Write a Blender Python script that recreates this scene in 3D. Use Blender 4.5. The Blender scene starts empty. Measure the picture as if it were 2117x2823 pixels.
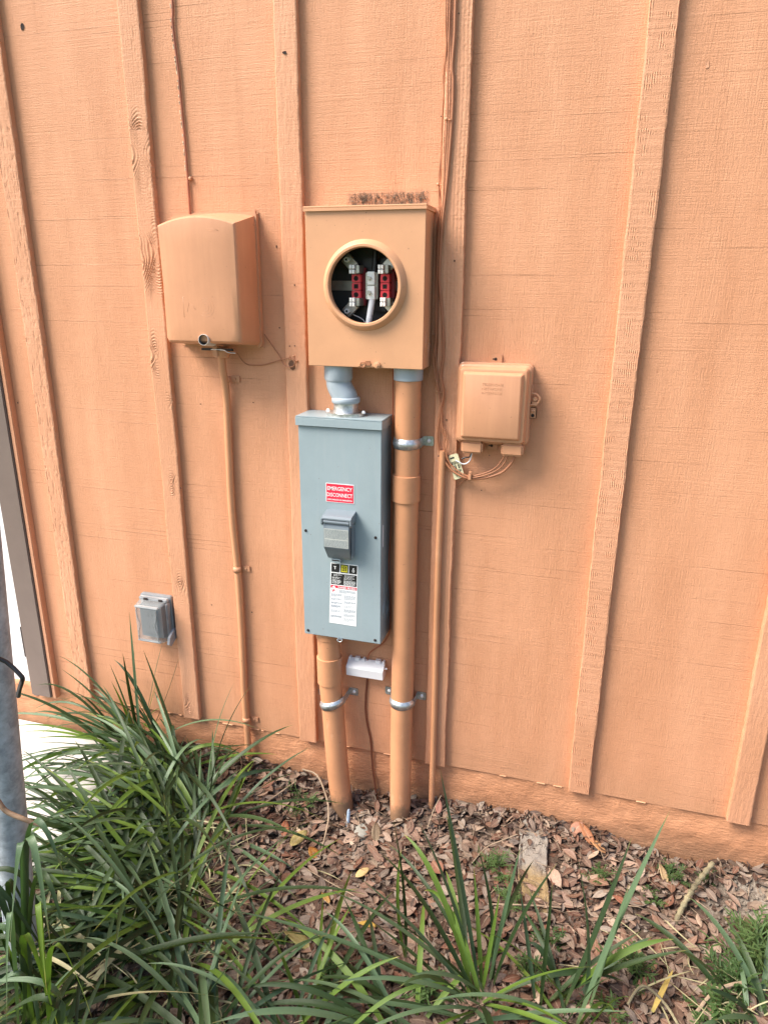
import bpy, bmesh, math, random
import numpy as np
from mathutils import Vector, Matrix
random.seed(7)
S = bpy.context.scene
C = S.collection
# ------------------------------------------------------------ camera, world, sun, exposure
cam_d = bpy.data.cameras.new('camera'); cam = bpy.data.objects.new('camera', cam_d); C.objects.link(cam)
cam_d.sensor_fit = 'HORIZONTAL'; cam_d.sensor_width = 36.0; cam_d.lens = 1937.86/2117*36
cam_d.clip_start = 0.02; cam_d.clip_end = 300
YAW, PITCH, ROLL = 0.280433, 0.312603, 0.006273
fw = Vector((-math.sin(YAW)*math.cos(PITCH), math.cos(YAW)*math.cos(PITCH), -math.sin(PITCH)))
r0 = Vector((math.cos(YAW), math.sin(YAW), 0)); u0 = r0.cross(fw)
rt = math.cos(ROLL)*r0 + math.sin(ROLL)*u0; up = -math.sin(ROLL)*r0 + math.cos(ROLL)*u0
M = Matrix(((rt.x, up.x, -fw.x, 0.707399), (rt.y, up.y, -fw.y, -1.736731), (rt.z, up.z, -fw.z, 1.34831), (0, 0, 0, 1)))
cam.matrix_world = M
S.camera = cam
W = bpy.data.worlds.new('World'); S.world = W; W.use_nodes = True
SUN_EL, SUN_AZ = math.radians(50), math.radians(239)   # azimuth: direction the light comes from, clockwise from +y
sky = W.node_tree.nodes.new('ShaderNodeTexSky'); sky.sky_type = 'NISHITA'; sky.sun_disc = False
sky.sun_elevation = SUN_EL; sky.sun_rotation = SUN_AZ; sky.air_density = 1.0; sky.dust_density = 3.0; sky.ozone_density = 1.0
bg = W.node_tree.nodes['Background']; bg.inputs['Strength'].default_value = 0.055
W.node_tree.links.new(sky.outputs[0], bg.inputs['Color'])
sd = bpy.data.lights.new('sun', 'SUN'); sun = bpy.data.objects.new('sun', sd); C.objects.link(sun)
sd.energy = 1.5; sd.angle = math.radians(30); sd.color = (1.0, 0.93, 0.83)
dirv = Vector((math.sin(SUN_AZ)*math.cos(SUN_EL), math.cos(SUN_AZ)*math.cos(SUN_EL), math.sin(SUN_EL)))
sun.rotation_euler = dirv.to_track_quat('Z', 'Y').to_euler(); sun.location = dirv*8
S.view_settings.view_transform = 'Standard'; S.view_settings.look = 'None'
S.view_settings.gamma = 1; S.view_settings.use_curve_mapping = False; S.view_settings.exposure = 2.28
S.render.engine = 'CYCLES'

# ------------------------------------------------------------ materials
class NT:
    def __init__(s, name):
        s.m = bpy.data.materials.new(name); s.m.use_nodes = True; s.t = s.m.node_tree
        s.b = s.t.nodes['Principled BSDF']
    def n(s, typ, **k):
        o = s.t.nodes.new(typ)
        for a, v in k.items(): setattr(o, a, v)
        return o
    def l(s, a, b): s.t.links.new(a, b)
    def pos(s, sc=(1, 1, 1), obj=False):
        g = s.n('ShaderNodeTexCoord').outputs['Object'] if obj else s.n('ShaderNodeNewGeometry').outputs['Position']
        mp = s.n('ShaderNodeMapping'); mp.inputs['Scale'].default_value = sc; s.l(g, mp.inputs[0]); return mp.outputs[0]
    def noise(s, vec, scale, detail=3, rough=.5, dist=0):
        o = s.n('ShaderNodeTexNoise'); o.inputs['Scale'].default_value = scale; o.inputs['Detail'].default_value = detail
        o.inputs['Roughness'].default_value = rough; o.inputs['Distortion'].default_value = dist; s.l(vec, o.inputs['Vector']); return o.outputs['Fac']
    def ramp(s, v, *st):
        o = s.n('ShaderNodeValToRGB'); e = o.color_ramp.elements
        while len(e) < len(st): e.new(.5)
        for i, (p, c) in enumerate(st):
            e[i].position = p; e[i].color = (c, c, c, 1) if isinstance(c, (int, float)) else (*c, 1)
        s.l(v, o.inputs[0]); return o.outputs[0]
    def math(s, op, a, b=None, c=None):
        o = s.n('ShaderNodeMath', operation=op)
        for i, v in enumerate((a, b, c)):
            if v is None: continue
            if isinstance(v, (int, float)): o.inputs[i].default_value = v
            else: s.l(v, o.inputs[i])
        return o.outputs[0]
    def mix(s, f, a, b, mode='MIX'):
        o = s.n('ShaderNodeMix', data_type='RGBA', blend_type=mode)
        for i, v in ((0, f), (6, a), (7, b)):
            if isinstance(v, (int, float)): o.inputs[i].default_value = v if i == 0 else (v, v, v, 1)
            elif isinstance(v, tuple): o.inputs[i].default_value = (*v, 1)
            else: s.l(v, o.inputs[i])
        return o.outputs[2]
    def bump(s, h, dist, strength=1.0, prev=None):
        o = s.n('ShaderNodeBump'); o.inputs['Distance'].default_value = dist; o.inputs['Strength'].default_value = strength
        s.l(h, o.inputs['Height'])
        if prev is not None: s.l(prev, o.inputs['Normal'])
        return o.outputs[0]
    def done(s, col, rough=.5, metal=0, normal=None, spec=.5):
        for k, v in (('Base Color', col), ('Roughness', rough)):
            if isinstance(v, tuple): s.b.inputs[k].default_value = (*v, 1)
            elif isinstance(v, (int, float)): s.b.inputs[k].default_value = v
            else: s.l(v, s.b.inputs[k])
        s.b.inputs['Metallic'].default_value = metal; s.b.inputs['Specular IOR Level'].default_value = spec
        if normal is not None: s.l(normal, s.b.inputs['Normal'])
        return s.m

WALL_ = (0.60, 0.262, 0.130)
def wall_mat():
    k = NT('painted_rough_sawn_siding'); p = k.pos()
    saw = k.noise(k.pos((3.0, 1, 330)), 1, 3, .6)
    saw2 = k.noise(k.pos((60, 1, 620)), 1, 2, .6)
    saw3 = k.noise(k.pos((12, 1, 170)), 1, 4, .65)
    lines = k.ramp(k.noise(k.pos((.9, 7, 210)), 1, 3, .5), (.675, 0.0), (.72, 1.0))
    lines2 = k.ramp(k.noise(k.pos((1.3, 3, 230)), 1, 3, .5), (.285, 1.0), (.325, 0.0))
    grain = k.noise(k.pos((300, 1, 26)), 1, 4, .65)
    fine = k.noise(p, 330, 4, .65)
    area = k.noise(k.pos((5, 1, 2.2)), 1, 4, .6)
    gm = k.ramp(area, (.38, 0.4), (.62, 1.0))
    sm = k.ramp(k.noise(k.pos((3, 5, 6)), 1, 3, .6), (.38, 0.15), (.62, 1.0))
    gg = k.math('MULTIPLY', grain, gm)
    h = k.math('ADD', k.math('MULTIPLY', k.math('MULTIPLY', saw, sm), .50), k.math('MULTIPLY', gg, 1.0))
    h = k.math('ADD', h, k.math('MULTIPLY', saw3, .30))
    h = k.math('ADD', h, k.math('MULTIPLY', saw2, .30))
    h = k.math('ADD', h, k.math('MULTIPLY', fine, .55))
    h = k.math('ADD', h, k.math('MULTIPLY', lines, .55))
    h = k.math('SUBTRACT', h, k.math('MULTIPLY', lines2, .5))
    nb = k.bump(h, .0019, 1.0)
    blot = k.noise(k.pos((4.5, 1, 1.0)), 1.8, 6, .65)
    col = k.mix(k.ramp(blot, (.3, 0.0), (.7, 1.0)), (0.552, 0.258, 0.136), (0.668, 0.334, 0.190))
    col = k.mix(k.math('MULTIPLY', k.ramp(saw3, (.30, 1.0), (.46, 0.0)), .10), col, (0.44, 0.185, 0.088))
    col = k.mix(k.math('MULTIPLY', k.ramp(saw, (.30, 1.0), (.46, 0.0)), .10), col, (0.44, 0.185, 0.088))
    col = k.mix(k.math('MULTIPLY', lines2, .14), col, (0.36, 0.14, 0.06))
    sp = k.ramp(k.math('MULTIPLY', grain, saw), (.36, 0.0), (.46, 1.0))
    col = k.mix(k.math('MULTIPLY', sp, .20), col, (0.70, 0.36, 0.20))
    crk = k.ramp(k.noise(k.pos((190, 1, 16)), 1, 4, .7), (.30, 1.0), (.38, 0.0))
    col = k.mix(k.math('MULTIPLY', k.math('MULTIPLY', crk, gm), .55), col, (0.33, 0.12, 0.05))
    szz = k.n('ShaderNodeSeparateXYZ'); k.l(p, szz.inputs[0])
    spl = k.n('ShaderNodeMapRange', interpolation_type='SMOOTHSTEP'); k.l(k.math('ADD', szz.outputs[2], k.math('MULTIPLY', k.math('SUBTRACT', k.noise(p, 11, 6, .75), .5), .3)), spl.inputs[0]); spl.inputs[1].default_value = .16; spl.inputs[2].default_value = -.06
    col = k.mix(k.math('MULTIPLY', spl.outputs[0], .30), col, (0.40, 0.22, 0.12))
    drip = k.ramp(k.noise(k.pos((34, 1, .9)), 1, 4, .6), (.60, 0.0), (.72, 1.0))
    col = k.mix(k.math('MULTIPLY', drip, .22), col, (0.47, 0.215, 0.105))
    # mildew and stubble of old caulk just above the meter box
    sx = k.n('ShaderNodeSeparateXYZ'); k.l(p, sx.inputs[0])
    def band(o, a, b, f):
        u = k.n('ShaderNodeMapRange', interpolation_type='SMOOTHSTEP'); k.l(o, u.inputs[0]); u.inputs[1].default_value = a; u.inputs[2].default_value = a+f
        w = k.n('ShaderNodeMapRange', interpolation_type='SMOOTHSTEP'); k.l(o, w.inputs[0]); w.inputs[1].default_value = b; w.inputs[2].default_value = b-f
        return k.math('MULTIPLY', u.outputs[0], w.outputs[0])
    mk = k.math('MULTIPLY', band(sx.outputs[0], .105, .318, .02), band(sx.outputs[2], 1.50, 1.568, .030))
    sn = k.ramp(k.noise(k.pos((95, 1, 30)), 1, 5, .75), (.40, 0.0), (.55, 1.0))
    col = k.mix(k.math('MULTIPLY', mk, sn), col, (0.095, 0.072, 0.05))
    return k.done(col, .62, 0, nb, .35)
def batten_mat():
    k = NT('painted_batten_wood'); p = k.pos()
    g = k.noise(k.pos((420, 200, 30)), 1, 3, .6); f = k.noise(p, 380, 3, .65)
    s = k.noise(k.pos((14, 14, 330)), 1, 2, .6)
    h = k.math('ADD', k.math('ADD', k.math('MULTIPLY', g, .5), k.math('MULTIPLY', f, .5)), k.math('MULTIPLY', s, .35))
    bl = k.noise(k.pos((6, 6, 3)), 1, 4, .6)
    col = k.mix(k.ramp(bl, (.3, 0.0), (.7, 1.0)), (0.555, 0.268, 0.146), (0.66, 0.335, 0.198))
    crk = k.ramp(k.noise(k.pos((260, 60, 22)), 1, 4, .7), (.27, 1.0), (.34, 0.0))
    col = k.mix(k.math('MULTIPLY', crk, .45), col, (0.30, 0.11, 0.05))
    return k.done(col, .6, 0, k.bump(h, .0016, 1.0), .35)
def paint(name, c, rough=.42, orange_peel=.00025, dirt=None, blot=.10, fade=None):
    k = NT(name); p = k.pos()
    h = k.noise(p, 260, 3, .55); b = k.noise(p, 9, 5, .65)
    dk = tuple(x*(1-blot) for x in c); lt = tuple(min(1, x*(1+blot)) for x in c)
    col = k.mix(k.ramp(b, (.32, 0.0), (.68, 1.0)), dk, lt)
    spk = k.ramp(k.noise(p, 120, 2, .5), (.735, 0.0), (.75, 1.0))
    col = k.mix(k.math('MULTIPLY', spk, .5), col, (0.16, 0.08, 0.04))
    rg = rough
    if fade:      # chalky rubbed streaks
        s = k.noise(k.pos((60, 60, 5)), 1, 4, .6)
        col = k.mix(k.math('MULTIPLY', k.ramp(s, (.45, 0.0), (.7, 1.0)), .3), col, fade)
    if dirt is not None:
        thin = k.ramp(k.noise(k.pos((16, 16, 5)), 1, 6, .75), (.60, 0.0), (.66, 1.0)); col = k.mix(k.math('MULTIPLY', thin, .30), col, (0.70, 0.42, 0.26))
        sx = k.n('ShaderNodeSeparateXYZ'); k.l(p, sx.inputs[0])
        z = k.math('ADD', sx.outputs[2], k.math('MULTIPLY', k.math('SUBTRACT', k.noise(p, 26, 5, .75), .5), .11))
        mr = k.n('ShaderNodeMapRange', interpolation_type='SMOOTHSTEP'); k.l(z, mr.inputs[0]); mr.inputs[1].default_value = dirt; mr.inputs[2].default_value = dirt-.045
        col = k.mix(k.math('MULTIPLY', mr.outputs[0], .88), col, (0.20, 0.125, 0.075))
    return k.done(col, rg, 0, k.bump(h, orange_peel, .8), .4)
def simple(name, c, rough=.5, metal=0, bump=.0, scale=200, var=.12, spec=.5):
    k = NT(name); p = k.pos()
    b = k.noise(p, scale*.12, 4, .6)
    col = k.mix(k.ramp(b, (.3, 0.0), (.7, 1.0)), tuple(x*(1-var) for x in c), tuple(min(1, x*(1+var)) for x in c))
    nb = k.bump(k.noise(p, scale, 3, .6), bump, 1.0) if bump else None
    return k.done(col, rough, metal, nb, spec)
def galv(name, c, scale=60, rough=.42, metal=.75):
    k = NT(name); p = k.pos()
    v = k.n('ShaderNodeTexVoronoi'); v.inputs['Scale'].default_value = scale; k.l(p, v.inputs['Vector'])
    m = k.mix(.13, k.noise(p, scale*.7, 6, .7), v.outputs['Color'])
    bw = k.n('ShaderNodeRGBToBW'); k.l(m, bw.inputs[0])
    col = k.mix(k.ramp(bw.outputs[0], (.36, 0.0), (.66, 1.0)), tuple(x*.66 for x in c), tuple(min(1, x*1.25) for x in c))
    return k.done(col, rough, metal, k.bump(k.noise(p, scale*4, 3, .6), .0002, .7))
def foundation_mat():
    k = NT('painted_stucco_foundation'); p = k.pos()
    h = k.math('ADD', k.math('MULTIPLY', k.noise(p, 46, 6, .7), 1.0), k.math('MULTIPLY', k.noise(k.pos((30, 30, 160)), 1, 5, .7), .9))
    col = k.mix(k.ramp(k.noise(p, 7, 5, .65), (.3, 0.0), (.7, 1.0)), (0.47, 0.215, 0.108), (0.58, 0.280, 0.150))
    pit = k.ramp(k.noise(p, 85, 5, .75), (.30, 1.0), (.37, 0.0))
    col = k.mix(k.math('MULTIPLY', pit, .5), col, (0.25, 0.11, 0.055))
    sx = k.n('ShaderNodeSeparateXYZ'); k.l(p, sx.inputs[0])
    z = k.math('ADD', sx.outputs[2], k.math('MULTIPLY', k.math('SUBTRACT', k.noise(p, 14, 5, .75), .5), .10))
    mr = k.n('ShaderNodeMapRange', interpolation_type='SMOOTHSTEP'); k.l(z, mr.inputs[0]); mr.inputs[1].default_value = -.070; mr.inputs[2].default_value = -.16
    col = k.mix(k.math('MULTIPLY', mr.outputs[0], .75), col, (0.27, 0.15, 0.085))
    return k.done(col, .72, 0, k.bump(h, .0042, .9), .3)
def ground_mat():
    k = NT('soil'); p = k.pos()
    a = k.noise(p, 18, 6, .7); b = k.noise(p, 120, 4, .7)
    col = k.mix(k.ramp(a, (.35, 0.0), (.65, 1.0)), (0.055, 0.036, 0.026), (0.13, 0.092, 0.068))
    sx = k.n('ShaderNodeSeparateXYZ'); k.l(p, sx.inputs[0])
    xx = k.math('ADD', sx.outputs[0], k.math('MULTIPLY', k.math('SUBTRACT', k.noise(p, 9, 5, .75), .5), .5))
    mr = k.n('ShaderNodeMapRange', interpolation_type='SMOOTHSTEP'); k.l(xx, mr.inputs[0]); mr.inputs[1].default_value = 1.10; mr.inputs[2].default_value = 1.24
    col = k.mix(mr.outputs[0], col, k.mix(k.ramp(b, (.4, 0.0), (.62, 1.0)), (0.16, 0.13, 0.105), (0.30, 0.26, 0.215)))
    # lawn further off
    far = k.math('MULTIPLY', sx.outputs[1], -1)
    fr = k.n('ShaderNodeMapRange'); k.l(k.math('ADD', far, k.math('MULTIPLY', a, .6)), fr.inputs[0]); fr.inputs[1].default_value = 1.9; fr.inputs[2].default_value = 2.3
    col = k.mix(fr.outputs[0], col, k.mix(a, (0.05, 0.08, 0.025), (0.09, 0.13, 0.04)))
    return k.done(col, .95, 0, k.bump(k.math('ADD', a, k.math('MULTIPLY', b, .4)), .012, 1.0), .2)
def litter_mat(name='dry_leaf_litter'):
    k = NT(name)
    at = k.n('ShaderNodeAttribute', attribute_name='tint'); uv = k.n('ShaderNodeUVMap', uv_map='uv')
    p = k.pos()
    v = k.noise(p, 300, 3, .6)
    col = k.mix(k.ramp(v, (.35, 0.0), (.7, 1.0)), k.mix(1, at.outputs['Color'], (0.72, 0.68, 0.64), 'MULTIPLY'), at.outputs['Color'])
    sx = k.n('ShaderNodeSeparateXYZ'); k.l(uv.outputs[0], sx.inputs[0])
    rib = k.math('ABSOLUTE', k.math('SUBTRACT', sx.outputs[0], .5))
    rr = k.ramp(rib, (.02, 1.0), (.06, 0.0))
    col = k.mix(k.math('MULTIPLY', rr, .35), col, (0.42, 0.32, 0.22))
    k.done(col, .62, 0, k.bump(k.noise(p, 420, 2, .6), .0006, .8), .35)
    return k.m
def blade_mat(name, c1, c2, tip, transl=.22, rough=.45):
    k = NT(name)
    uv = k.n('ShaderNodeUVMap', uv_map='uv'); sx = k.n('ShaderNodeSeparateXYZ'); k.l(uv.outputs[0], sx.inputs[0])
    oi = k.n('ShaderNodeObjectInfo')
    st = k.n('ShaderNodeTexNoise'); st.inputs['Scale'].default_value = 1; st.inputs['Detail'].default_value = 2
    mp = k.n('ShaderNodeMapping'); mp.inputs['Scale'].default_value = (26, 2.5, 1); k.l(uv.outputs[0], mp.inputs[0])
    cb = k.n('ShaderNodeVectorMath', operation='ADD'); k.l(mp.outputs[0], cb.inputs[0])
    cc = k.n('ShaderNodeCombineXYZ'); k.l(k.math('MULTIPLY', oi.outputs['Random'], 50), cc.inputs[2]); k.l(cc.outputs[0], cb.inputs[1])
    k.l(cb.outputs[0], st.inputs['Vector'])
    col = k.mix(k.math('ADD', k.math('MULTIPLY', oi.outputs['Random'], .6), k.math('MULTIPLY', st.outputs['Fac'], .4)), c1, c2)
    tf = k.ramp(k.math('ADD', sx.outputs[1], k.math('MULTIPLY', st.outputs['Fac'], .06)), (.955, 0.0), (1.0, 1.0))
    col = k.mix(tf, col, tip)
    bf = k.ramp(sx.outputs[1], (.0, 1.0), (.16, 0.0))
    col = k.mix(k.math('MULTIPLY', bf, .55), col, (0.16, 0.19, 0.07))
    k.done(col, rough, 0, k.bump(st.outputs['Fac'], .0005, .8), .32)
    tr = k.n('ShaderNodeBsdfTranslucent'); k.l(k.mix(1, col, (1.0, 1.25, .5), 'MULTIPLY'), tr.inputs['Color'])
    ms = k.n('ShaderNodeMixShader'); ms.inputs[0].default_value = transl
    out = k.t.nodes['Material Output']; k.l(k.b.outputs[0], ms.inputs[1]); k.l(tr.outputs[0], ms.inputs[2]); k.l(ms.outputs[0], out.inputs[0])
    return k.m

MW = wall_mat(); MB_ = batten_mat(); MF = foundation_mat(); MG = ground_mat(); ML = litter_mat()
M_BOX = paint('satin_orange_box_paint', (0.60, 0.318, 0.175), .36, .00018, blot=.05)
M_TEL = paint('faded_orange_plastic_paint', (0.55, 0.272, 0.152), .34, .0002, blot=.05, fade=(0.66, 0.34, 0.19))
M_PVC = paint('orange_painted_pvc', (0.56, 0.268, 0.138), .42, .0004, dirt=-.105, blot=.08)
M_WIRE = paint('orange_painted_cable', (0.37, 0.155, 0.078), .5, .0004, blot=.1)
M_DARKW = simple('brown_cable', (0.16, 0.055, 0.03), .5, 0, .0003)
M_COPPER = simple('copper_wire', (0.42, 0.12, 0.055), .4, .3, .0002)
M_PVCG = simple('grey_pvc', (0.36, 0.42, 0.47), .3, 0, .0002, 60, .05)
M_GALV = galv('galvanised_strap', (0.55, 0.58, 0.60), 150, .35)
M_HUB = galv('cast_zinc_hub', (0.60, 0.60, 0.58), 90, .38, .85)
M_POST = galv('galvanised_post', (0.36, 0.41, 0.45), 55, .6, .15)
M_STEEL = simple('bright_steel', (0.93, 0.93, 0.91), .3, .2, .0002, 300, .1)
M_LUG = simple('dull_aluminium_lug', (0.48, 0.47, 0.42), .38, .8, .0002, 200, .15)
M_RED = simple('red_plastic', (0.80, 0.05, 0.07), .4, 0, 0, 60, .05)
M_BLACK = simple('black_insulator', (0.018, 0.018, 0.02), .4, 0, .0003)
M_DARKIN = simple('dark_enclosure_inside', (0.035, 0.04, 0.04), .5, 0, 0)
M_GREY = paint('grey_blue_enamel', (0.290, 0.360, 0.388), .33, .00008, blot=.05, fade=(0.34, 0.39, 0.41))
M_GREYD = simple('slate_grey_enamel', (0.17, 0.205, 0.235), .30, 0, .0001, 60, .04)
M_WHITE = simple('white_plastic', (0.80, 0.80, 0.82), .35, 0, .0001, 60, .02)
M_CREAM = simple('cream_card_tag', (0.68, 0.64, 0.42), .55, 0, .0001, 80, .05)
M_LABELW = simple('white_label', (0.78, 0.80, 0.80), .35, 0, 0, 60, .02)
M_LABELR = simple('red_label', (0.66, 0.025, 0.06), .35, 0, 0, 120, .12)
M_LABELK = simple('black_label_print', (0.02, 0.02, 0.022), .35, 0, 0)
M_LABELY = simple('yellow_label_print', (0.72, 0.66, 0.04), .35, 0, 0)
M_PRINT = simple('grey_print', (0.30, 0.34, 0.40), .5, 0, 0)
M_ALU = simple('brushed_label_plate', (0.52, 0.54, 0.52), .38, .3, .0003, 300, .15)
M_TAUPE = paint('taupe_trim_paint', (0.165, 0.125, 0.105), .55, .0004, blot=.06)
M_DOOR = simple('white_door_paint', (0.82, 0.83, 0.84), .4, 0, .0001, 40, .01)
M_HINGE = simple('dark_bronze_hinge', (0.035, 0.025, 0.025), .45, .3, .0002)
M_SLAB = simple('pale_worn_concrete', (0.62, 0.59, 0.56), .85, 0, .0012, 120, .10, .2)
M_BLOCK = simple('crusted_concrete', (0.34, 0.28, 0.22), .9, 0, .004, 60, .25, .2)
M_HOLE = simple('dark_hole', (0.02, 0.012, 0.01), .9)
M_KNOT = simple('bare_knot_wood', (0.17, 0.08, 0.045), .8, 0, .002, 180, .5)
M_TWIG = simple('weathered_twig', (0.30, 0.22, 0.15), .8, 0, .001, 150, .3)
M_ROOT = simple('ringed_stem', (0.20, 0.17, 0.10), .85, 0, .003, 150, .45)
M_STRAW = blade_mat('dry_straw_blade', (0.38, 0.36, 0.20), (0.50, 0.46, 0.28), (0.30, 0.20, 0.08))
M_YEL = blade_mat('yellow_dead_blade', (0.50, 0.36, 0.10), (0.55, 0.42, 0.14), (0.30, 0.20, 0.08))
BL = [blade_mat('blade_blue_green', (0.042, 0.082, 0.040), (0.125, 0.190, 0.100), (0.16, 0.15, 0.05), .18, .38),
      blade_mat('blade_deep_green', (0.014, 0.030, 0.010), (0.044, 0.078, 0.025), (0.16, 0.15, 0.05), .2, .42),  # deep green, darkened further to stand in for shade inside the clumps
      blade_mat('blade_fresh_green', (0.080, 0.145, 0.020), (0.165, 0.25, 0.048), (0.30, 0.28, 0.07), .3, .42)]
M_WEED = blade_mat('weed_green', (0.040, 0.085, 0.025), (0.11, 0.18, 0.06), (0.2, 0.25, 0.08), .3)
kc = NT('clear_weathered_plastic')
kc.done((0.36, 0.385, 0.395), .34, 0, kc.bump(kc.noise(kc.pos(), 150, 3, .6), .0006, .8), .6)
kc.b.inputs['Transmission Weight'].default_value = 0.0
_tr = kc.n('ShaderNodeBsdfTransparent'); _ms = kc.n('ShaderNodeMixShader'); _ms.inputs[0].default_value = .60
kc.l(kc.b.outputs[0], _ms.inputs[1]); kc.l(_tr.outputs[0], _ms.inputs[2]); kc.l(_ms.outputs[0], kc.t.nodes['Material Output'].inputs[0])
M_CLEAR = kc.m

# ------------------------------------------------------------ object helpers
def tag(o, label=None, cat=None, group=None, kind=None):
    if label: o['label'] = label
    if cat: o['category'] = cat
    if group: o['group'] = group
    if kind: o['kind'] = kind
    return o
def thing(name, loc, label, cat, group=None):
    o = bpy.data.objects.new(name, None); C.objects.link(o); o.location = loc; o.empty_display_size = .02
    o['org'] = tuple(loc)
    return tag(o, label, cat, group)
def orgof(p):
    v = Vector((0, 0, 0))
    while p is not None: v += p.location; p = p.parent
    return v
def link(name, me, mat, parent=None, smooth=False, at=None):
    o = bpy.data.objects.new(name, me); C.objects.link(o)
    if mat is not None and not me.materials: me.materials.append(mat)
    if parent is not None:
        o.parent = parent; off = orgof(parent)
    else:
        off = Vector(at) if at is not None else Vector((0, 0, 0)); o.location = off
    if off.length > 0: me.transform(Matrix.Translation(-off))
    if smooth:
        me.polygons.foreach_set('use_smooth', [True]*len(me.polygons))
    me.update(); return o
def pyd(name, v, f, mat, parent=None, smooth=False, at=None):
    me = bpy.data.meshes.new(name); me.from_pydata([tuple(x) for x in v], [], f); me.validate()
    return link(name, me, mat, parent, smooth, at)
def frombm(name, bm, mat, parent=None, smooth=False, at=None, sharp=None):
    bmesh.ops.recalc_face_normals(bm, faces=bm.faces)
    me = bpy.data.meshes.new(name); bm.to_mesh(me); bm.free()
    if sharp: 
        me.polygons.foreach_set('use_smooth', [True]*len(me.polygons)); me.set_sharp_from_angle(angle=math.radians(sharp)); smooth = False
    return link(name, me, mat, parent, smooth, at)
def addbox(bm, x0, x1, y0, y1, z0, z1, bev=0, seg=2):
    r = bmesh.ops.create_cube(bm, size=1)
    for v in r['verts']:
        v.co = Vector(((x0+x1)/2+v.co.x*(x1-x0), (y0+y1)/2+v.co.y*(y1-y0), (z0+z1)/2+v.co.z*(z1-z0)))
    if bev:
        es = list({e for v in r['verts'] for e in v.link_edges})
        bmesh.ops.bevel(bm, geom=es, offset=bev, segments=seg, affect='EDGES', clamp_overlap=True)
def box(name, x0, x1, y0, y1, z0, z1, mat, parent=None, bev=0, seg=2, at=None):
    bm = bmesh.new(); addbox(bm, x0, x1, y0, y1, z0, z1, bev, seg)
    return frombm(name, bm, mat, parent, at=at, sharp=35 if bev else None)
def smoothpts(pts, sub):
    if sub <= 1 or len(pts) < 3: return [Vector(p) for p in pts]
    P = [Vector(p) for p in pts]; P = [P[0]*2-P[1]]+P+[P[-1]*2-P[-2]]; out = []
    for i in range(1, len(P)-2):
        for s in range(sub):
            t = s/sub; a, b, c, d = P[i-1:i+3]
            out.append(.5*((2*b)+(c-a)*t+(2*a-5*b+4*c-d)*t*t+(-a+3*b-3*c+d)*t**3))
    out.append(P[-2]); return out
def tubegeo(pts, r, seg=12, sub=1, closed_caps=True):
    n0 = len(pts); P = smoothpts(pts, sub)
    if isinstance(r, (list, tuple)):
        rs = [np.interp(i/(len(P)-1)*(n0-1), range(n0), r) for i in range(len(P))]
    else: rs = [r]*len(P)
    V = []; F = []; prev = None
    for i, p in enumerate(P):
        t = (P[min(i+1, len(P)-1)]-P[max(i-1, 0)])
        if t.length < 1e-9: t = Vector((0, 0, 1))
        t.normalize()
        if prev is None: a = t.orthogonal().normalized()
        else:
            a = prev-t*prev.dot(t)
            a = a.normalized() if a.length > 1e-6 else t.orthogonal().normalized()
        prev = a; b = t.cross(a)
        for k in range(seg):
            q = 2*math.pi*k/seg; V.append(p+(a*math.cos(q)+b*math.sin(q))*rs[i])
    for i in range(len(P)-1):
        for k in range(seg):
            F.append((i*seg+k, i*seg+(k+1) % seg, (i+1)*seg+(k+1) % seg, (i+1)*seg+k))
    if closed_caps:
        F.append(tuple(range(seg-1, -1, -1))); F.append(tuple((len(P)-1)*seg+k for k in range(seg)))
    return V, F
def tube(name, pts, r, mat, parent=None, seg=12, sub=1, at=None, caps=True):
    V, F = tubegeo(pts, r, seg, sub, caps)
    me = bpy.data.meshes.new(name); me.from_pydata([tuple(v) for v in V], [], F); me.validate()
    me.polygons.foreach_set('use_smooth', [True]*len(me.polygons)); me.set_sharp_from_angle(angle=math.radians(50))
    return link(name, me, mat, parent, False, at)
def rrect(cx, cz, w, h, r, n=5):
    pts = []
    for sx, sz, a0 in ((1, 1, 0), (-1, 1, 90), (-1, -1, 180), (1, -1, 270)):
        for k in range(n+1):
            a = math.radians(a0+90*k/n); pts.append((cx+sx*(w/2-r)+r*math.cos(a), cz+sz*(h/2-r)+r*math.sin(a)))
    return pts
def loft(name, rings, mat, parent=None, cap=True, at=None, sharp=40, capback=False):
    # rings: list of (y, [(x,z)...]) joined in order, or lists of 3D points
    V = []; F = []; n = len(rings[0][1])
    for y, pts in rings:
        for p in pts: V.append((p[0], y, p[1]) if len(p) == 2 else p)
    for i in range(len(rings)-1):
        for k in range(n): F.append((i*n+k, i*n+(k+1) % n, (i+1)*n+(k+1) % n, (i+1)*n+k))
    if cap: F.append(tuple((len(rings)-1)*n+k for k in range(n)))
    if capback: F.append(tuple(range(n-1, -1, -1)))
    bm = bmesh.new(); bv = [bm.verts.new(v) for v in V]
    for f in F: bm.faces.new([bv[i] for i in f])
    return frombm(name, bm, mat, parent, at=at, sharp=sharp)
def cyl(name, c, axis, r, h, mat, parent=None, seg=20, at=None):
    c = Vector(c); a = Vector(axis).normalized()
    return tube(name, [c, c+a*h], r, mat, parent, seg, 1, at)
def hexbolt(name, x, z, y, r, h, mat, parent):
    return tube(name, [(x, y, z), (x, y-h, z)], r, mat, parent, 6)
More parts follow.
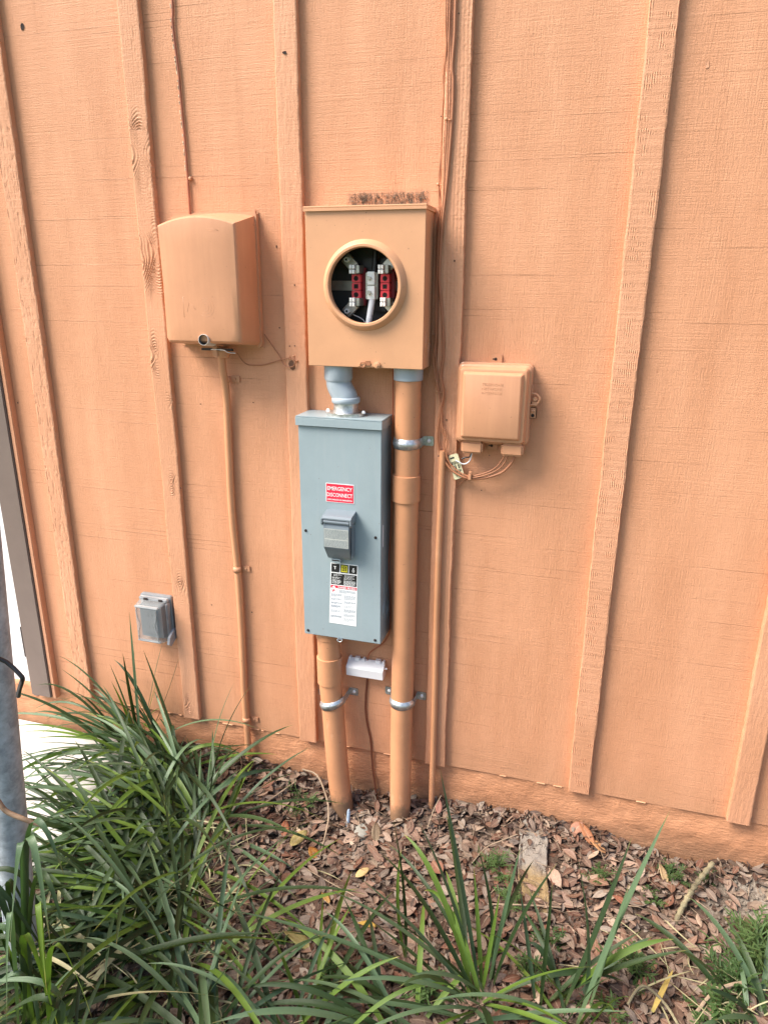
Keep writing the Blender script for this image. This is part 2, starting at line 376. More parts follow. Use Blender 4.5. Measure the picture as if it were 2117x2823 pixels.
def screw(name, x, z, y, r, mat, parent):
    bm = bmesh.new()
    V = []; 
    rings = [(y, r), (y-.0012, r), (y-.0024, r*.75), (y-.0028, r*.3)]
    for yy, rr in rings: V.append([bm.verts.new((x+rr*math.cos(k*math.pi/6), yy, z+rr*math.sin(k*math.pi/6))) for k in range(12)])
    for i in range(3):
        for k in range(12): bm.faces.new((V[i][k], V[i][(k+1) % 12], V[i+1][(k+1) % 12], V[i+1][k]))
    bm.faces.new(V[3])
    o = frombm(name, bm, mat, parent, sharp=50)
    return o
def text(name, s, x, z, y, size, mat, parent, width=None, align='LEFT', bold=.0, rot=0):
    cu = bpy.data.curves.new('txt', 'FONT'); cu.body = s; cu.size = size; cu.align_x = align; cu.extrude = .0001; cu.offset = bold
    cu.resolution_u = 2
    o = bpy.data.objects.new('txt', cu); C.objects.link(o)
    dg = bpy.context.evaluated_depsgraph_get(); me = bpy.data.meshes.new_from_object(o.evaluated_get(dg))
    bpy.data.objects.remove(o); bpy.data.curves.remove(cu)
    xs = [v.co.x for v in me.vertices]; w = max(xs)-min(xs); x0 = min(xs)
    if width:
        f = width/w
        for v in me.vertices: v.co.x = (v.co.x-x0)*f
    me.transform(Matrix.Translation((x, y, z)) @ Matrix.Rotation(rot, 4, 'Y') @ Matrix.Rotation(math.pi/2, 4, 'X'))
    me.materials.clear()
    return link(name, me, mat, parent)

# value noise for real relief
def vnoise(x, z, sx, sz, seed):
    rg = np.random.RandomState(seed); n = 257; T = rg.rand(n, n)
    a = x*sx+1000.; b = z*sz+1000.
    i = np.floor(a).astype(int); j = np.floor(b).astype(int); fx = a-i; fz = b-j
    fx = fx*fx*(3-2*fx); fz = fz*fz*(3-2*fz); i %= 256; j %= 256
    return (T[i, j]*(1-fx)+T[i+1, j]*fx)*(1-fz)+(T[i, j+1]*(1-fx)+T[i+1, j+1]*fx)*fz

# ------------------------------------------------------------ ground
XW = np.array([-1.4, -.9, -.6, -.43, -.26, -.08, .12, .4, .6, .86, 1.05, 1.28, 1.9])
ZW = np.array([-.19, -.19, -.165, -.118, -.117, -.14, -.172, -.155, -.132, -.152, -.178, -.137, -.15])
def gz(x, y):
    x = np.asarray(x, float); y = np.asarray(y, float)
    d = np.clip(-y, 0, None)
    z = np.interp(x, XW, ZW) - .045*np.clip(d/.30, 0, 1)*np.interp(x, [-.5, 0, 1.0, 1.3], [.9, 1.0, .9, .8]) - .01*np.clip(d-.3, 0, 1)
    near = np.clip(1.6-d, 0, 1)
    z = z + near*((vnoise(x, y, 7, 7, 3)-.5)*.028 + (vnoise(x, y, 23, 23, 4)-.5)*.014)
    far = np.clip((d-1.2)/2, 0, 1); z = z*(1-far) + (-.24)*far
    # dug under the slab on the left
    return np.where(x < -.62, np.minimum(z, -.20), z)
def build_ground():
    a = np.arange(-1.6, 2.6, .025); b = np.arange(-1.8, .051, .025)
    ext = np.array([2.8, 3.2, 4, 6, 10, 20, 60, 120.])
    xs = np.concatenate([-ext[::-1], a, ext]); ys = np.concatenate([-ext[::-1], b, [.5, 2, 10, 60]])
    X, Y = np.meshgrid(xs, ys, indexing='ij'); Z = gz(X, Y)
    n, m = X.shape; V = np.c_[X.ravel(), Y.ravel(), Z.ravel()]
    F = [(i*m+j, (i+1)*m+j, (i+1)*m+j+1, i*m+j+1) for i in range(n-1) for j in range(m-1)]
    o = pyd('ground', V, F, MG, smooth=True); o['kind'] = 'structure'
build_ground()
# patio slab
bm = bmesh.new(); addbox(bm, -3.2, -.60, -1.15, .0, -.34, -.150, .006, 2)
o = frombm('patio_slab', bm, M_SLAB, sharp=40); o['kind'] = 'structure'

# ------------------------------------------------------------ wall
wall = thing('house_wall', (0, 0, 0), 'orange painted board-and-batten house wall on a stucco foundation', 'wall')
TOP = 2.75
BX = [-.815, -.405, 0.0, .401, .8115, 1.221, 1.627, 2.033, 2.44]
BW = .057
edges = [-.961] + [x-BW/2 for x in BX] + [2.85]
for i in range(len(edges)-1):
    box('siding_panel', edges[i]+.0006, edges[i+1]-.0006, 0, .012, -.006, TOP, MW, wall)
box('siding_panel', -3.2, -2.13, 0, .012, -.006, TOP, MW, wall)
box('wall_core', -1.0590, 2.85, .0125, .1, -.3, TOP, MW, wall)
def batten(xr, style, seed, z0=-.001):
    nx, step = 26, (.0022 if style != 'plain' else .004)
    zs = np.arange(z0, 2.05, step); zs = np.append(zs, TOP)
    u = np.linspace(0, 1, nx); X, Z = np.meshgrid(u*BW, zs, indexing='ij')
    x0 = xr-BW
    edgeL = (vnoise(Z*0, Z, 1, 9, seed)-.5)*.0026+(vnoise(Z*0+3, Z, 1, 60, seed+1)-.5)*.0012
    edgeR = (vnoise(Z*0+7, Z, 1, 7, seed+2)-.5)*.0026+(vnoise(Z*0+9, Z, 1, 70, seed+3)-.5)*.0014
    XX = x0+X+edgeL*(1-X/BW)+edgeR*(X/BW)
    h = (vnoise(X, Z, 900, 500, seed+4)-.5)*.0004
    if style == 'flaky':
        g = vnoise(X, Z, 420, 42, seed+5)+.6*vnoise(X, Z, 800, 90, seed+6)
        h += -.0012*np.clip((g-.90)/.30, 0, 1)+.0005*vnoise(X, Z, 150, 20, seed+7)
    if style == 'cathedral':
        d = X*0; wgt = X*0
        for kx, kz, R, fr in ((.030, 1.66, .11, 1), (.050, 1.43, .16, 1), (.044, 1.02, .05, 1), (.020, 1.16, .07, 1), (.030, .80, .05, 1), (.030, .46, .06, 1), (.024, .06, .05, 1)):
            rr = np.sqrt(((X-kx)*3.0)**2+((Z-kz)*(1.15))**2)+(vnoise(X, Z, 40, 30, seed+8)-.5)*.012
            w = np.clip(1.25-rr/R, 0, 1); ph = np.sin(rr*2*np.pi/.0085)
            better = w > wgt; d = np.where(better, ph, d); wgt = np.maximum(wgt, w)
        base = np.sin((X+(vnoise(X*.3, Z, 10, 3, seed+9)-.5)*.02)*2*np.pi/.007)
        h += .0017*(d*np.clip(wgt*2, 0, 1)*np.clip(vnoise(X, Z, 60, 14, seed+20)*1.8-.3, .1, 1)) + .00018*base*(1-np.clip(wgt*2, 0, 1))
        g = vnoise(X, Z, 420, 60, seed+5); h += -.0009*np.clip((g-.8)/.12, 0, 1)*np.clip(vnoise(X, Z, 20, 5, seed+21)*3-1.3, 0, 1)
    if style == 'sawn':
        ph = (X+(vnoise(X*0, Z, 1, 14, seed+9)-.5)*.003+(vnoise(X, Z, 80, 110, seed+10)-.5)*.0016)
        h += .0007*np.sin(ph*2*np.pi/.0044)*np.clip(vnoise(X, Z, 60, 120, seed+11)*1.7, .25, 1)
        h += .0004*(vnoise(X*0, Z, 1, 210, seed+12)-.5)
    if style == 'plain':
        h += .0007*(vnoise(X, Z, 300, 40, seed+13)-.5)
    if style == 'rough':
        h += .0008*(vnoise(X, Z, 300, 300, seed+14)-.5)+.0005*np.sin((X+(vnoise(X*0, Z, 1, 8, seed+9)-.5)*.004)*2*np.pi/.009)
    edge = np.minimum(X, BW-X); h -= .0016*np.clip(1-edge/.0022, 0, 1)**2
    Y = -.018-h
    n, m = X.shape
    V = [tuple(p) for p in np.c_[XX.ravel(), Y.ravel(), Z.ravel()]]
    F = [(i*m+j, (i+1)*m+j, (i+1)*m+j+1, i*m+j+1) for i in range(n-1) for j in range(m-1)]
    b = len(V); V += [(XX[0, j], -.0004, Z[0, j]) for j in range(m)]; c = len(V); V += [(XX[-1, j], -.0004, Z[-1, j]) for j in range(m)]
    F += [(b+j, j, j+1, b+j+1) for j in range(m-1)]; F += [((n-1)*m+j, c+j, c+j+1, (n-1)*m+j+1) for j in range(m-1)]
    bl, br = b, c; F.append(tuple([bl]+[c]+[(i*m) for i in range(n-1, -1, -1)]))
    me = bpy.data.meshes.new('batten'); me.from_pydata(V, [], F); me.validate()
    me.polygons.foreach_set('use_smooth', [True]*len(me.polygons)); me.set_sharp_from_angle(angle=math.radians(50))
    return link('batten', me, MB_, wall)
for x, st, sd_, z0 in zip(BX, ['flaky', 'cathedral', 'plain', 'rough', 'sawn', 'plain', 'sawn', 'rough', 'plain'], range(10, 400, 30), [-.003, .002, -.001, .0, -.002, -.004, 0, 0, 0]):
    batten(x, st, sd_, z0)
# foundation: uneven stucco
def foundation():
    xs = np.arange(-3.2, 2.86, .012); zs = np.concatenate([np.arange(-.30, -.003, .01), [-.003]])
    X, Z = np.meshgrid(xs, zs, indexing='ij')
    Y = .004+(vnoise(X, Z, 9, 14, 50)-.5)*.006+(vnoise(X, Z, 45, 60, 51)-.5)*.004 - .004*np.clip((-.02-Z)/.05, 0, 1)
    n, m = X.shape; V = [tuple(p) for p in np.c_[X.ravel(), Y.ravel(), Z.ravel()]]
    F = [(i*m+j, (i+1)*m+j, (i+1)*m+j+1, i*m+j+1) for i in range(n-1) for j in range(m-1)]
    b = len(V); V += [(x, .1, -.0065) for x in xs]
    V2 = len(V); 
    for i in range(n-1): F.append((i*m+m-1, (i+1)*m+m-1, b+i+1, b+i))
    pyd('foundation', V, F, MF, wall, smooth=True)
foundation()
# broken pale strips, a highlight painted along the bottom of the siding
def edge_highlight():
    bm = bmesh.new(); rg = random.Random(5); x = -.95
    while x < 2.3:
        L = rg.uniform(.006, .05)
        if not any(abs(x+L/2-(b-BW/2)) < BW/2+L/2+.002 for b in BX) and rg.random() < .35:
            addbox(bm, x, x+L, -.0016-rg.uniform(0, .001), .004, -.0076-rg.uniform(0, .0012), -.0058, .0004, 1)
        x += L+rg.uniform(.0, .05)
    frombm('edge_highlight', bm, paint('pale_edge_highlight', (0.63, 0.35, 0.20), .5), wall)
edge_highlight()
# nail holes and bare spots
def disc(name, x, z, y, rx, rz, mat, parent, seed):
    rg = random.Random(seed); n = 9; V = [(x, y+.0005, z)]
    for k in range(n):
        a = 2*math.pi*k/n; q = rg.uniform(.7, 1.2); V.append((x+rx*q*math.cos(a), y, z+rz*q*math.sin(a)))
    F = [(0, 1+(k+1) % n, 1+k) for k in range(n)]
    return pyd(name, V, F, mat, parent)
for i, (x, z, rx, rz) in enumerate([(-.755, 1.967, .0055, .009), (-.949, 1.002, .002, .003), (-.326, 1.030, .002, .0015), (-.164, 1.042, .002, .002), (-.204, .408, .0025, .002), (-.339, .413, .0015, .002), (-.078, 1.439, .0016, .004), (-.078, 1.241, .0022, .0022), (.467, .848, .0018, .0014), (.483, .941, .0012, .0018), (.765, 1.89, .0015, .003)]):
    disc('nail_hole', x, z, -.0012, rx, rz, M_HOLE, wall, i)
for i, (x, z, rx, rz) in enumerate([(-.031, 1.854, .005, .004), (-.024, 1.347, .0015, .003), (-.043, 1.197, .0016, .002), (-.029, 1.198, .0016, .002), (.374, 1.028, .0022, .0022), (.339, 1.705, .0015, .002), (.380, 1.403, .0022, .0022), (.371, 1.898, .002, .0014), (-.399, .785, .0015, .004)]):
    disc('nail_hole', x, z, -.0196, rx, rz, M_HOLE, wall, 40+i)
disc('bare_knot', -.039, 1.149, -.0194, .010, .012, M_KNOT, wall, 90)
disc('bare_knot', .877, 1.775, -.0012, .004, .008, MB_, wall, 91)

# ------------------------------------------------------------ door at the left edge
door = thing('door', (-1.55, .03, -.05), 'white door with a taupe wooden casing at the left edge of the orange wall', 'door')
box('door_panel', -2.03, -1.078, .024, .064, -.046, 2.02, M_DOOR, door, .002)
for xa, xb in ((-1.92, -1.62), (-1.51, -1.21)):
    for za, zb in ((.15, .80), (.95, 1.85)):
        box('raised_panel', xa, xb, .016, .0238, za, zb, M_DOOR, door, .006)
tube('door_knob', [(-1.96, .024, .93), (-1.96, -.03, .93)], [.012, .026], M_HUB, door)
box('casing', -1.058, -.9775, -.026, .024, -.018, 2.1, M_TAUPE, door, .0025)
box('casing', -2.135, -2.045, -.026, .024, -.018, 2.1, M_TAUPE, door, .0025)
box('head_casing', -2.135, -.9775, -.026, .024, 2.1008, 2.19, M_TAUPE, door, .0025)
box('jamb', -1.0765, -1.0585, .0, .066, -.04, 2.1, M_TAUPE, door)
box('edge_strip', -.9768, -.9615, -.020, .011, -.022, 2.19, MB_, door, .002)
for zc in (.178, .95, 1.78):
    h = box('hinge', -1.0720, -1.0588, -.008, -.0004, zc-.052, zc+.052, M_HINGE, door, .001)
    tube('hinge_pin', [(-1.0700, -.010, zc-.056), (-1.0700, -.010, zc+.056)], .0055, M_HINGE, h, 10)
box('threshold', -2.04, -1.0605, .0005, .07, -.064, -.0475, MF, door, .003)

# ------------------------------------------------------------ meter socket
ms = thing('meter_socket', (.182, 0, 1.158), 'orange painted square electric meter box with an open round hole showing red and metal terminals', 'meter box')
x0, x1, z0, z1 = .038, .3268, 1.158, 1.5155
# side walls and back as an open tray
def tray(name, x0, x1, yf, z0, z1, t, mat, parent):
    bm = bmesh.new()
    addbox(bm, x0, x0+t, yf, -.0012, z0, z1); addbox(bm, x1-t, x1, yf, -.0012, z0, z1)
    addbox(bm, x0+t, x1-t, yf, -.0012, z0, z0+t); addbox(bm, x0+t, x1-t, yf, -.0012, z1-t, z1)
    return frombm(name, bm, mat, parent)
tray('enclosure', x0+.001, x1-.001, -.088, z0+.001, z1-.001, .0025, M_BOX, ms)
bm = bmesh.new(); addbox(bm, x0+.0036, x1-.0036, -.0060, -.0014, z0+.0036, z1-.0036); frombm('back_plate', bm, M_DARKIN, ms)
def meter_face():
    cx, cz, r = .1835, 1.3465, .0905; n = 72
    V = []; F = []
    def ring(rr, y):
        b = len(V)
        for k in range(n):
            a = 2*math.pi*k/n; V.append((cx+rr*math.cos(a), y, cz+rr*math.sin(a)))
        return b
    def rect(y, i=0):
        b = len(V)
        for k in range(n):
            a = 2*math.pi*k/n; c, s = math.cos(a), math.sin(a)
            tx = ((x1-i-cx)/c if c > 0 else (x0+i-cx)/c) if abs(c) > 1e-9 else 1e9
            tz = ((z1-i-cz)/s if s > 0 else (z0+i-cz)/s) if abs(s) > 1e-9 else 1e9
            t = min(tx, tz); V.append((cx+c*t, y, cz+s*t))
        return b
    # make sure corners are hit
    b = [rect(-.080), rect(-.0915), rect(-.0930, .0012), ring(r+.012, -.0930), ring(r+.0095, -.0965), ring(r+.004, -.1050), ring(r+.0005, -.1078), ring(r-.0045, -.1078), ring(r-.0065, -.1050), ring(r-.0065, -.0915)]
    for cxn, (qx, qz) in {'a': (x1, z1), 'b': (x0, z1), 'c': (x0, z0), 'd': (x1, z0)}.items():
        a = math.atan2(qz-cz, qx-cx) % (2*math.pi); k = round(a/(2*math.pi)*n) % n
        for j, (i, y) in enumerate(((0, -.080), (0, -.0915), (.0012, -.0930))):
            V[b[j]+k] = (qx-i*(1 if qx > cx else -1), y, qz-i*(1 if qz > cz else -1))
    for i in range(len(b)-1):
        for k in range(n): F.append((b[i]+k, b[i]+(k+1) % n, b[i+1]+(k+1) % n, b[i+1]+k))
    bm = bmesh.new(); bv = [bm.verts.new(v) for v in V]
    for f in F: bm.faces.new([bv[i] for i in f])
    frombm('cover', bm, M_BOX, ms, sharp=32)
meter_face()
bm = bmesh.new(); addbox(bm, x0-.0022, x1+.0022, -.0985, -.0015, z1+.0005, z1+.0045, .001, 1); addbox(bm, x0-.0022, x1+.0022, -.0985, -.0955, z1-.006, z1+.0005); addbox(bm, x1+.0002, x1+.0022, -.0955, -.0015, z1-.006, z1+.0005)
frombm('rain_lip', bm, M_BOX, ms)
# knockout rings on the right side
for rr in (.026, .018):
    V, F = tubegeo([(x1-.0008, -.045+rr*.9*math.cos(a*math.pi/12), 1.215+rr*math.sin(a*math.pi/12)) for a in range(25)], .0009, 6)
    pyd('knockout_ring', V, F, M_BOX, ms, smooth=True)
# latch
la = box('latch', .166, .222, -.0965, -.0932, 1.1605, 1.1685, M_BOX, ms, .001)
tube('latch_ring', [(.180+.0065*math.cos(a*math.pi/6), -.0985, 1.1655+.0065*math.sin(a*math.pi/6)) for a in range(13)], .0013, M_WIRE, la, 8)
box('latch_tongue', .186, .200, -.0985, -.0968, 1.163, 1.174, M_WIRE, la, .001)
tube('latch_rivet', [(.2155, -.0935, 1.1655), (.2155, -.0995, 1.1655), (.2155, -.1005, 1.1655)], [.0078, .0078, .004], M_BOX, la, 16)
tube('latch_rivet', [(.2155, -.1003, 1.1655), (.2155, -.1025, 1.1655)], .0035, M_BOX, la, 12)
# terminals
box('mounting_base', .155, .215, -.020, -.0065, 1.285, 1.41, M_BLACK, ms, .002)
for (xa, sgn) in ((.137, -1), (.209, 1)):
    ib = box('red_insulator_base', xa+.002, xa+.030, -.034, -.0065, 1.300, 1.388, simple('dark_red_plastic', (.25, .012, .02), .45), ms, .002)
    for j, (za, zb) in enumerate(((1.3540, 1.3725), (1.3360, 1.3530), (1.3165, 1.3350))):
        bb = box('red_insulator', xa, xa+.0225, -.050, -.0345, za, zb, M_RED, ms, .0012)
        if j == 1: box('square_socket', xa+.006, xa+.0165, -.0504, -.046, za+.004, zb-.003, M_HOLE, bb)
        else: tube('round_socket', [(xa+.0112, -.046, (za+zb)/2), (xa+.0112, -.0504, (za+zb)/2)], .0058, M_HOLE, bb, 16)
for (jx, jz, dx, dz) in ((.140, 1.3735, -1, 1), (.140, 1.299, -1, -1), (.211, 1.3735, 1, 1), (.2165, 1.300, 1, -1)):
    bm = bmesh.new(); w, h = .0135, .0205
    for a in (0, 1):
        for b in (0, 1):
            addbox(bm, jx+a*(w*.53), jx+a*(w*.53)+w*.43, -.078, -.060, jz+b*h*.53, jz+b*h*.53+h*.45, .0008, 1)
    j = frombm('meter_jaw', bm, M_STEEL, ms, sharp=40)
    box('jaw_spring', jx+w+.0006, jx+w+.009, -.070, -.030, jz+.001, jz+h-.001, M_LUG, j, .0015)
    # lug plate turned 45 degrees
    cx = jx+w/2+dx*.016; cz = jz+h/2+dz*.016
    bm = bmesh.new(); addbox(bm, -.017, .017, -.046, -.034, -.013, .013, .0012, 1)
    bmesh.ops.transform(bm, matrix=Matrix.Translation((cx, 0, cz)) @ Matrix.Rotation(-dx*dz*math.radians(45), 4, 'Y'), verts=bm.verts)
    lg = frombm('lug', bm, M_LUG, ms, sharp=40)
    hexbolt('bolt', cx+dx*.006, cz+dz*.006, -.046, .0066, .007, M_STEEL, lg)
    tube('bolt_socket', [(cx+dx*.006, -.0525, cz+dz*.006), (cx+dx*.006, -.0534, cz+dz*.006)], .003, M_HOLE, lg, 6)
nb_ = box('neutral_bar', .170, .2005, -.044, -.0205, 1.3155, 1.377, M_LUG, ms, .0015)
for za, zb, sz in ((1.349, 1.3785, 1.364), (1.3155, 1.346, 1.331)):
    box('neutral_clamp', .177, .1955, -.054, -.0445, za, zb, M_STEEL, nb_, .001)
    hexbolt('clamp_screw', .1830, sz, -.0542, .0052, .008, M_LUG, nb_)
tube('neutral_cable', [(.188, -.046, 1.318), (.186, -.052, 1.295), (.182, -.056, 1.262), (.175, -.050, 1.215), (.165, -.05, 1.163)], .0075, simple('white_cable_jacket', (.55, .57, .60), .5, 0, .0004, 120, .1), ms, 14, 5)
tube('phase_cable', [(.196, -.030, 1.512), (.193, -.034, 1.44), (.190, -.036, 1.379)], .007, M_BLACK, ms, 12, 4)
for (pts) in ([(.113, -.040, 1.285), (.105, -.045, 1.25), (.10, -.05, 1.165)], [(.235, -.040, 1.29), (.252, -.045, 1.25), (.262, -.05, 1.165)], [(.118, -.040, 1.41), (.11, -.04, 1.46), (.14, -.03, 1.51)], [(.236, -.040, 1.41), (.25, -.04, 1.46), (.22, -.03, 1.51)]):
    tube('phase_cable', pts, .0085, M_BLACK, ms, 12, 5)
tube('ground_lead', [(.126, -.036, 1.282), (.150, -.030, 1.272), (.163, -.030, 1.262), (.172, -.04, 1.24)], .0012, M_STEEL, ms, 8, 4)
box('cross_strap', .05, .31, -.012, -.0065, 1.335, 1.358, M_LUG, ms)

# ------------------------------------------------------------ conduit between boxes (grey offset) and hub
cf = thing('conduit_fitting', (.119, -.05, 1.033), 'grey PVC offset connector between the orange meter box and the grey-blue disconnect box', 'conduit fitting')
tube('top_collar', [(.1003, -.05, 1.1575), (.1003, -.05, 1.125), (.1003, -.05, 1.1195)], [.0358, .0358, .0335], M_PVCG, cf, 32)
tube('offset_body', [(.1003, -.05, 1.124), (.1008, -.05, 1.112), (.104, -.05, 1.102), (.113, -.05, 1.086), (.1175, -.05, 1.078), (.119, -.05, 1.068)], .0315, M_PVCG, cf, 32, 3)
tube('bottom_collar', [(.1193, -.05, 1.0785), (.1193, -.05, 1.076), (.1193, -.05, 1.066), (.1193, -.05, 1.0635)], [.0335, .0362, .0362, .034], M_PVCG, cf, 32)
hb = tube('hub', [(.1193, -.05, 1.066), (.1193, -.05, 1.043), (.1193, -.05, 1.0385), (.1193, -.05, 1.0375)], [.0312, .0312, .034, .036], M_HUB, cf, 32)
bm = bmesh.new(); pts = []
for k in range(28):
    a = 2*math.pi*k/28; rx = .050*math.copysign(abs(math.cos(a))**.8, math.cos(a)); ry = .038*math.copysign(abs(math.sin(a))**1.0, math.sin(a)); pts.append((.1193+rx, -.052+ry))
lo = [bm.verts.new((p[0], p[1], 1.0320)) for p in pts]; hi = [bm.verts.new((p[0], p[1], 1.0400)) for p in pts]
bm.faces.new(lo[::-1]); bm.faces.new(hi)
for k in range(28): bm.faces.new((lo[k], lo[(k+1) % 28], hi[(k+1) % 28], hi[k]))
fl = frombm('hub_flange', bm, M_HUB, cf, sharp=40)
for xx in (.0715, .167): tube('flange_screw', [(xx, -.052, 1.0385), (xx, -.052, 1.043), (xx, -.052, 1.0455)], [.005, .005, .003], M_STEEL, fl, 12)

# ------------------------------------------------------------ disconnect box
db = thing('disconnect_box', (.115, 0, .415), 'tall grey-blue electrical disconnect box with a red EMERGENCY DISCONNECT sticker and hinged handle cover', 'electrical box')
box('body', .0045, .2268, -.0935, -.0016, .4150, 1.0070, M_GREY, db, .0016, 2)
bm = bmesh.new(); addbox(bm, 0, .2295, -.1005, -.001, 1.0285, 1.0318, .0012, 2); addbox(bm, 0, .2295, -.1005, -.0975, 1.0078, 1.0283, .0006, 1); addbox(bm, .2272, .2295, -.0974, -.001, 1.0078, 1.0283); addbox(bm, 0, .002, -.0974, -.001, 1.0078, 1.0283)
frombm('rain_cap', bm, M_GREY, db, sharp=40)
for sx_, sz_ in ((.0172, .723), (.2118, .7235), (.0155, .4265), (.2112, .4255)):
    s_ = tube('screw', [(sx_, -.0936, sz_), (sx_, -.0945, sz_), (sx_, -.0955, sz_)], [.0040, .0040, .0025], M_HOLE, db, 14)
# side details
box('side_slot', .2268, .2276, -.079, -.074, .693, .754, M_WHITE, db)
for (cz, rr) in ((.500, .030), (.500, .022), (.500, .014), (.565, .017)):
    tube('knockout_ring', [(.2268, -.048+rr*math.cos(a*math.pi/12), cz+rr*math.sin(a*math.pi/12)) for a in range(25)], .0008, M_GREY, db, 6)
# bottom tab
tb = tube('seal_tab', [(.103, -.097, .4145), (.105, -.0985, .4095), (.110, -.0985, .4075), (.1155, -.0985, .4095), (.1175, -.097, .4145)], .0017, M_HUB, db, 8, 3)
box('seal_tab_plate', .1035, .1175, -.0965, -.094, .4125, .4185, M_GREYD, db, .0008)
# sticker
st = box('sticker', .0772, .1540, -.0943, -.09365, .8095, .8605, M_LABELW, db)
box('red_field', .0788, .1524, -.0947, -.09435, .8110, .8590, M_LABELR, st)
text('lettering', 'EMERGENCY', .0815, .8420, -.0948, .0145, M_LABELW, st, .0675, bold=.00015)
text('lettering', 'DISCONNECT', .0802, .8250, -.0948, .0145, M_LABELW, st, .0700, bold=.00015)
text('lettering', 'DESCONEXI\u00d3N DE EMERGENCIA', .0815, .8152, -.0948, .0052, M_LABELW, st, .0680, bold=.0001)
# handle cover
bm = bmesh.new()
def prism(bm, prof, x0, x1):    # prof: list of (y, z)
    a = [bm.verts.new((x0, y, z)) for y, z in prof]; b = [bm.verts.new((x1, y, z)) for y, z in prof]
    bm.faces.new(a); bm.faces.new(b[::-1]); n = len(prof)
    for k in range(n): bm.faces.new((a[k], b[k], b[(k+1) % n], a[(k+1) % n]))
prism(bm, [(-.0937, .790), (-.131, .7835), (-.1375, .779), (-.1375, .7755), (-.129, .7775), (-.0937, .783)], .0805, .1590)
prism(bm, [(-.0937, .783), (-.129, .7775), (-.1375, .7755), (-.1385, .764), (-.131, .757), (-.118, .762), (-.105, .764), (-.0937, .764)], .0775, .0812)
prism(bm, [(-.0937, .783), (-.129, .7775), (-.1375, .7755), (-.1385, .764), (-.131, .757), (-.118, .762), (-.105, .764), (-.0937, .764)], .1555, .1592)
hd = frombm('handle_hood', bm, M_GREYD, db)
tube('hinge_bar', [(.0835, -.131, .7685), (.1535, -.131, .7685)], .0062, M_GREYD, hd, 16)
bm = bmesh.new(); y0 = -.0945
prof = [(y0, .7600), (-.130, .7620), (-.1335, .7560), (-.1335, .6980), (-.1305, .6940), (-.1110, .6600), (-.1080, .6585), (y0, .6610)]
prism(bm, prof, .0830, .1530)
for v in bm.verts:
    if v.co.z < .69: v.co.x = .1180+(v.co.x-.1180)*.93
bmesh.ops.bevel(bm, geom=[e for e in bm.edges if abs(e.verts[0].co.x-e.verts[1].co.x) < .004], offset=.0014, segments=2, affect='EDGES')
hp = frombm('handle_cover', bm, M_GREYD, db, sharp=35)
box('instruction_plate', .0848, .1512, -.1341, -.13365, .7000, .7500, M_ALU, hp)
bm = bmesh.new(); rg = random.Random(3)
for k in range(15):
    zz = .7468-k*.0031
    if k == 8: continue
    xx = .0865
    while xx < .1480:
        L = min(rg.uniform(.003, .009), .1490-xx); addbox(bm, xx, xx+L, -.1344, -.13415, zz-.0007, zz+.0005); xx += L+.0012
frombm('fine_print', bm, M_GREYD, hp)['kind'] = 'stuff'
hs = box('padlock_hasp', .0935, .1200, -.1100, -.0945, .6455, .6580, M_GREY, db, .0012)
box('hasp_slot', .0962, .1172, -.1104, -.1099, .6520, .6552, M_HOLE, hs)
box('handle_side_plate', .1537, .1560, -.118, -.0942, .668, .757, M_GREYD, db)
# long label (bilinear quad, leaning a little)
def lab(u, v):
    a = Vector((.0868, 0, .6400)).lerp(Vector((.1635, 0, .6405)), u); b = Vector((.0790, 0, .4600)).lerp(Vector((.1575, 0, .4590)), u)
    return a.lerp(b, v)
def patch(name, rects, y, mat, parent, th=.00035):
    V = []; F = []
    for (u0_, u1_, v0_, v1_) in rects:
        b = len(V); q = [lab(u0_, v0_), lab(u1_, v0_), lab(u1_, v1_), lab(u0_, v1_)]
        V += [(p.x, y, p.z) for p in q]+[(p.x, y+th, p.z) for p in q]
        F += [(b, b+3, b+2, b+1)]+[(b+i, b+(i+1) % 4, b+4+(i+1) % 4, b+4+i) for i in range(4)]
    return pyd(name, V, F, mat, parent)
lb = patch('instruction_label', [(0, 1, 0, 1)], -.0940, M_LABELW, db)
patch('black_panel', [(.03, .33, .015, .148), (.36, .65, .015, .148), (.68, .97, .015, .148), (.03, .97, .168, .348)], -.0943, M_LABELK, lb, .00025)
patch('yellow_square_mark', [(.395, .615, .030, .045), (.395, .615, .118, .133), (.395, .430, .045, .118), (.580, .615, .045, .118),
      (.455, .555, .058, .070), (.455, .555, .093, .105), (.455, .480, .070, .093), (.530, .555, .070, .093)], -.0946, M_LABELY, lb, .00025)
q = lab(.12, .095); text('lettering', 'T', q.x, q.z-.001, -.0947, .012, M_LABELW, lb, .0075, bold=.0003)
q = lab(.80, .115); text('lettering', '\u03b4', q.x, q.z-.001, -.0947, .016, M_LABELW, lb, .0065, bold=.0003)
patch('red_band', [(.02, .98, .365, .408)], -.0943, M_LABELR, lb, .00025)
q = lab(.30, .402); text('lettering', 'DANGER', q.x, q.z, -.0946, .0070, M_LABELW, lb, .0235, bold=.0002)
q = lab(.64, .402); text('lettering', 'PELIGRO', q.x, q.z, -.0946, .0070, M_LABELW, lb, .0240, bold=.0002)
tri = [lab(.06, .404), lab(.22, .404), lab(.14, .368)]
pyd('warning_triangle', [(p.x, -.0946, p.z) for p in tri], [(0, 1, 2)], M_LABELW, lb)
def lines(u0_, u1_, v0_, v1_, n, seed, jag=.9):
    rg = random.Random(seed); out = []
    for k in range(n):
        v = v0_+(v1_-v0_)*k/max(1, n-1); u = u0_; end = u1_ if k < n-1 else u0_+(u1_-u0_)*rg.uniform(.35, .9)
        while u < end-.02:
            L = min(rg.uniform(.03, .10), end-u); out.append((u, u+L, v, v+.0062)); u += L+.018
    return out
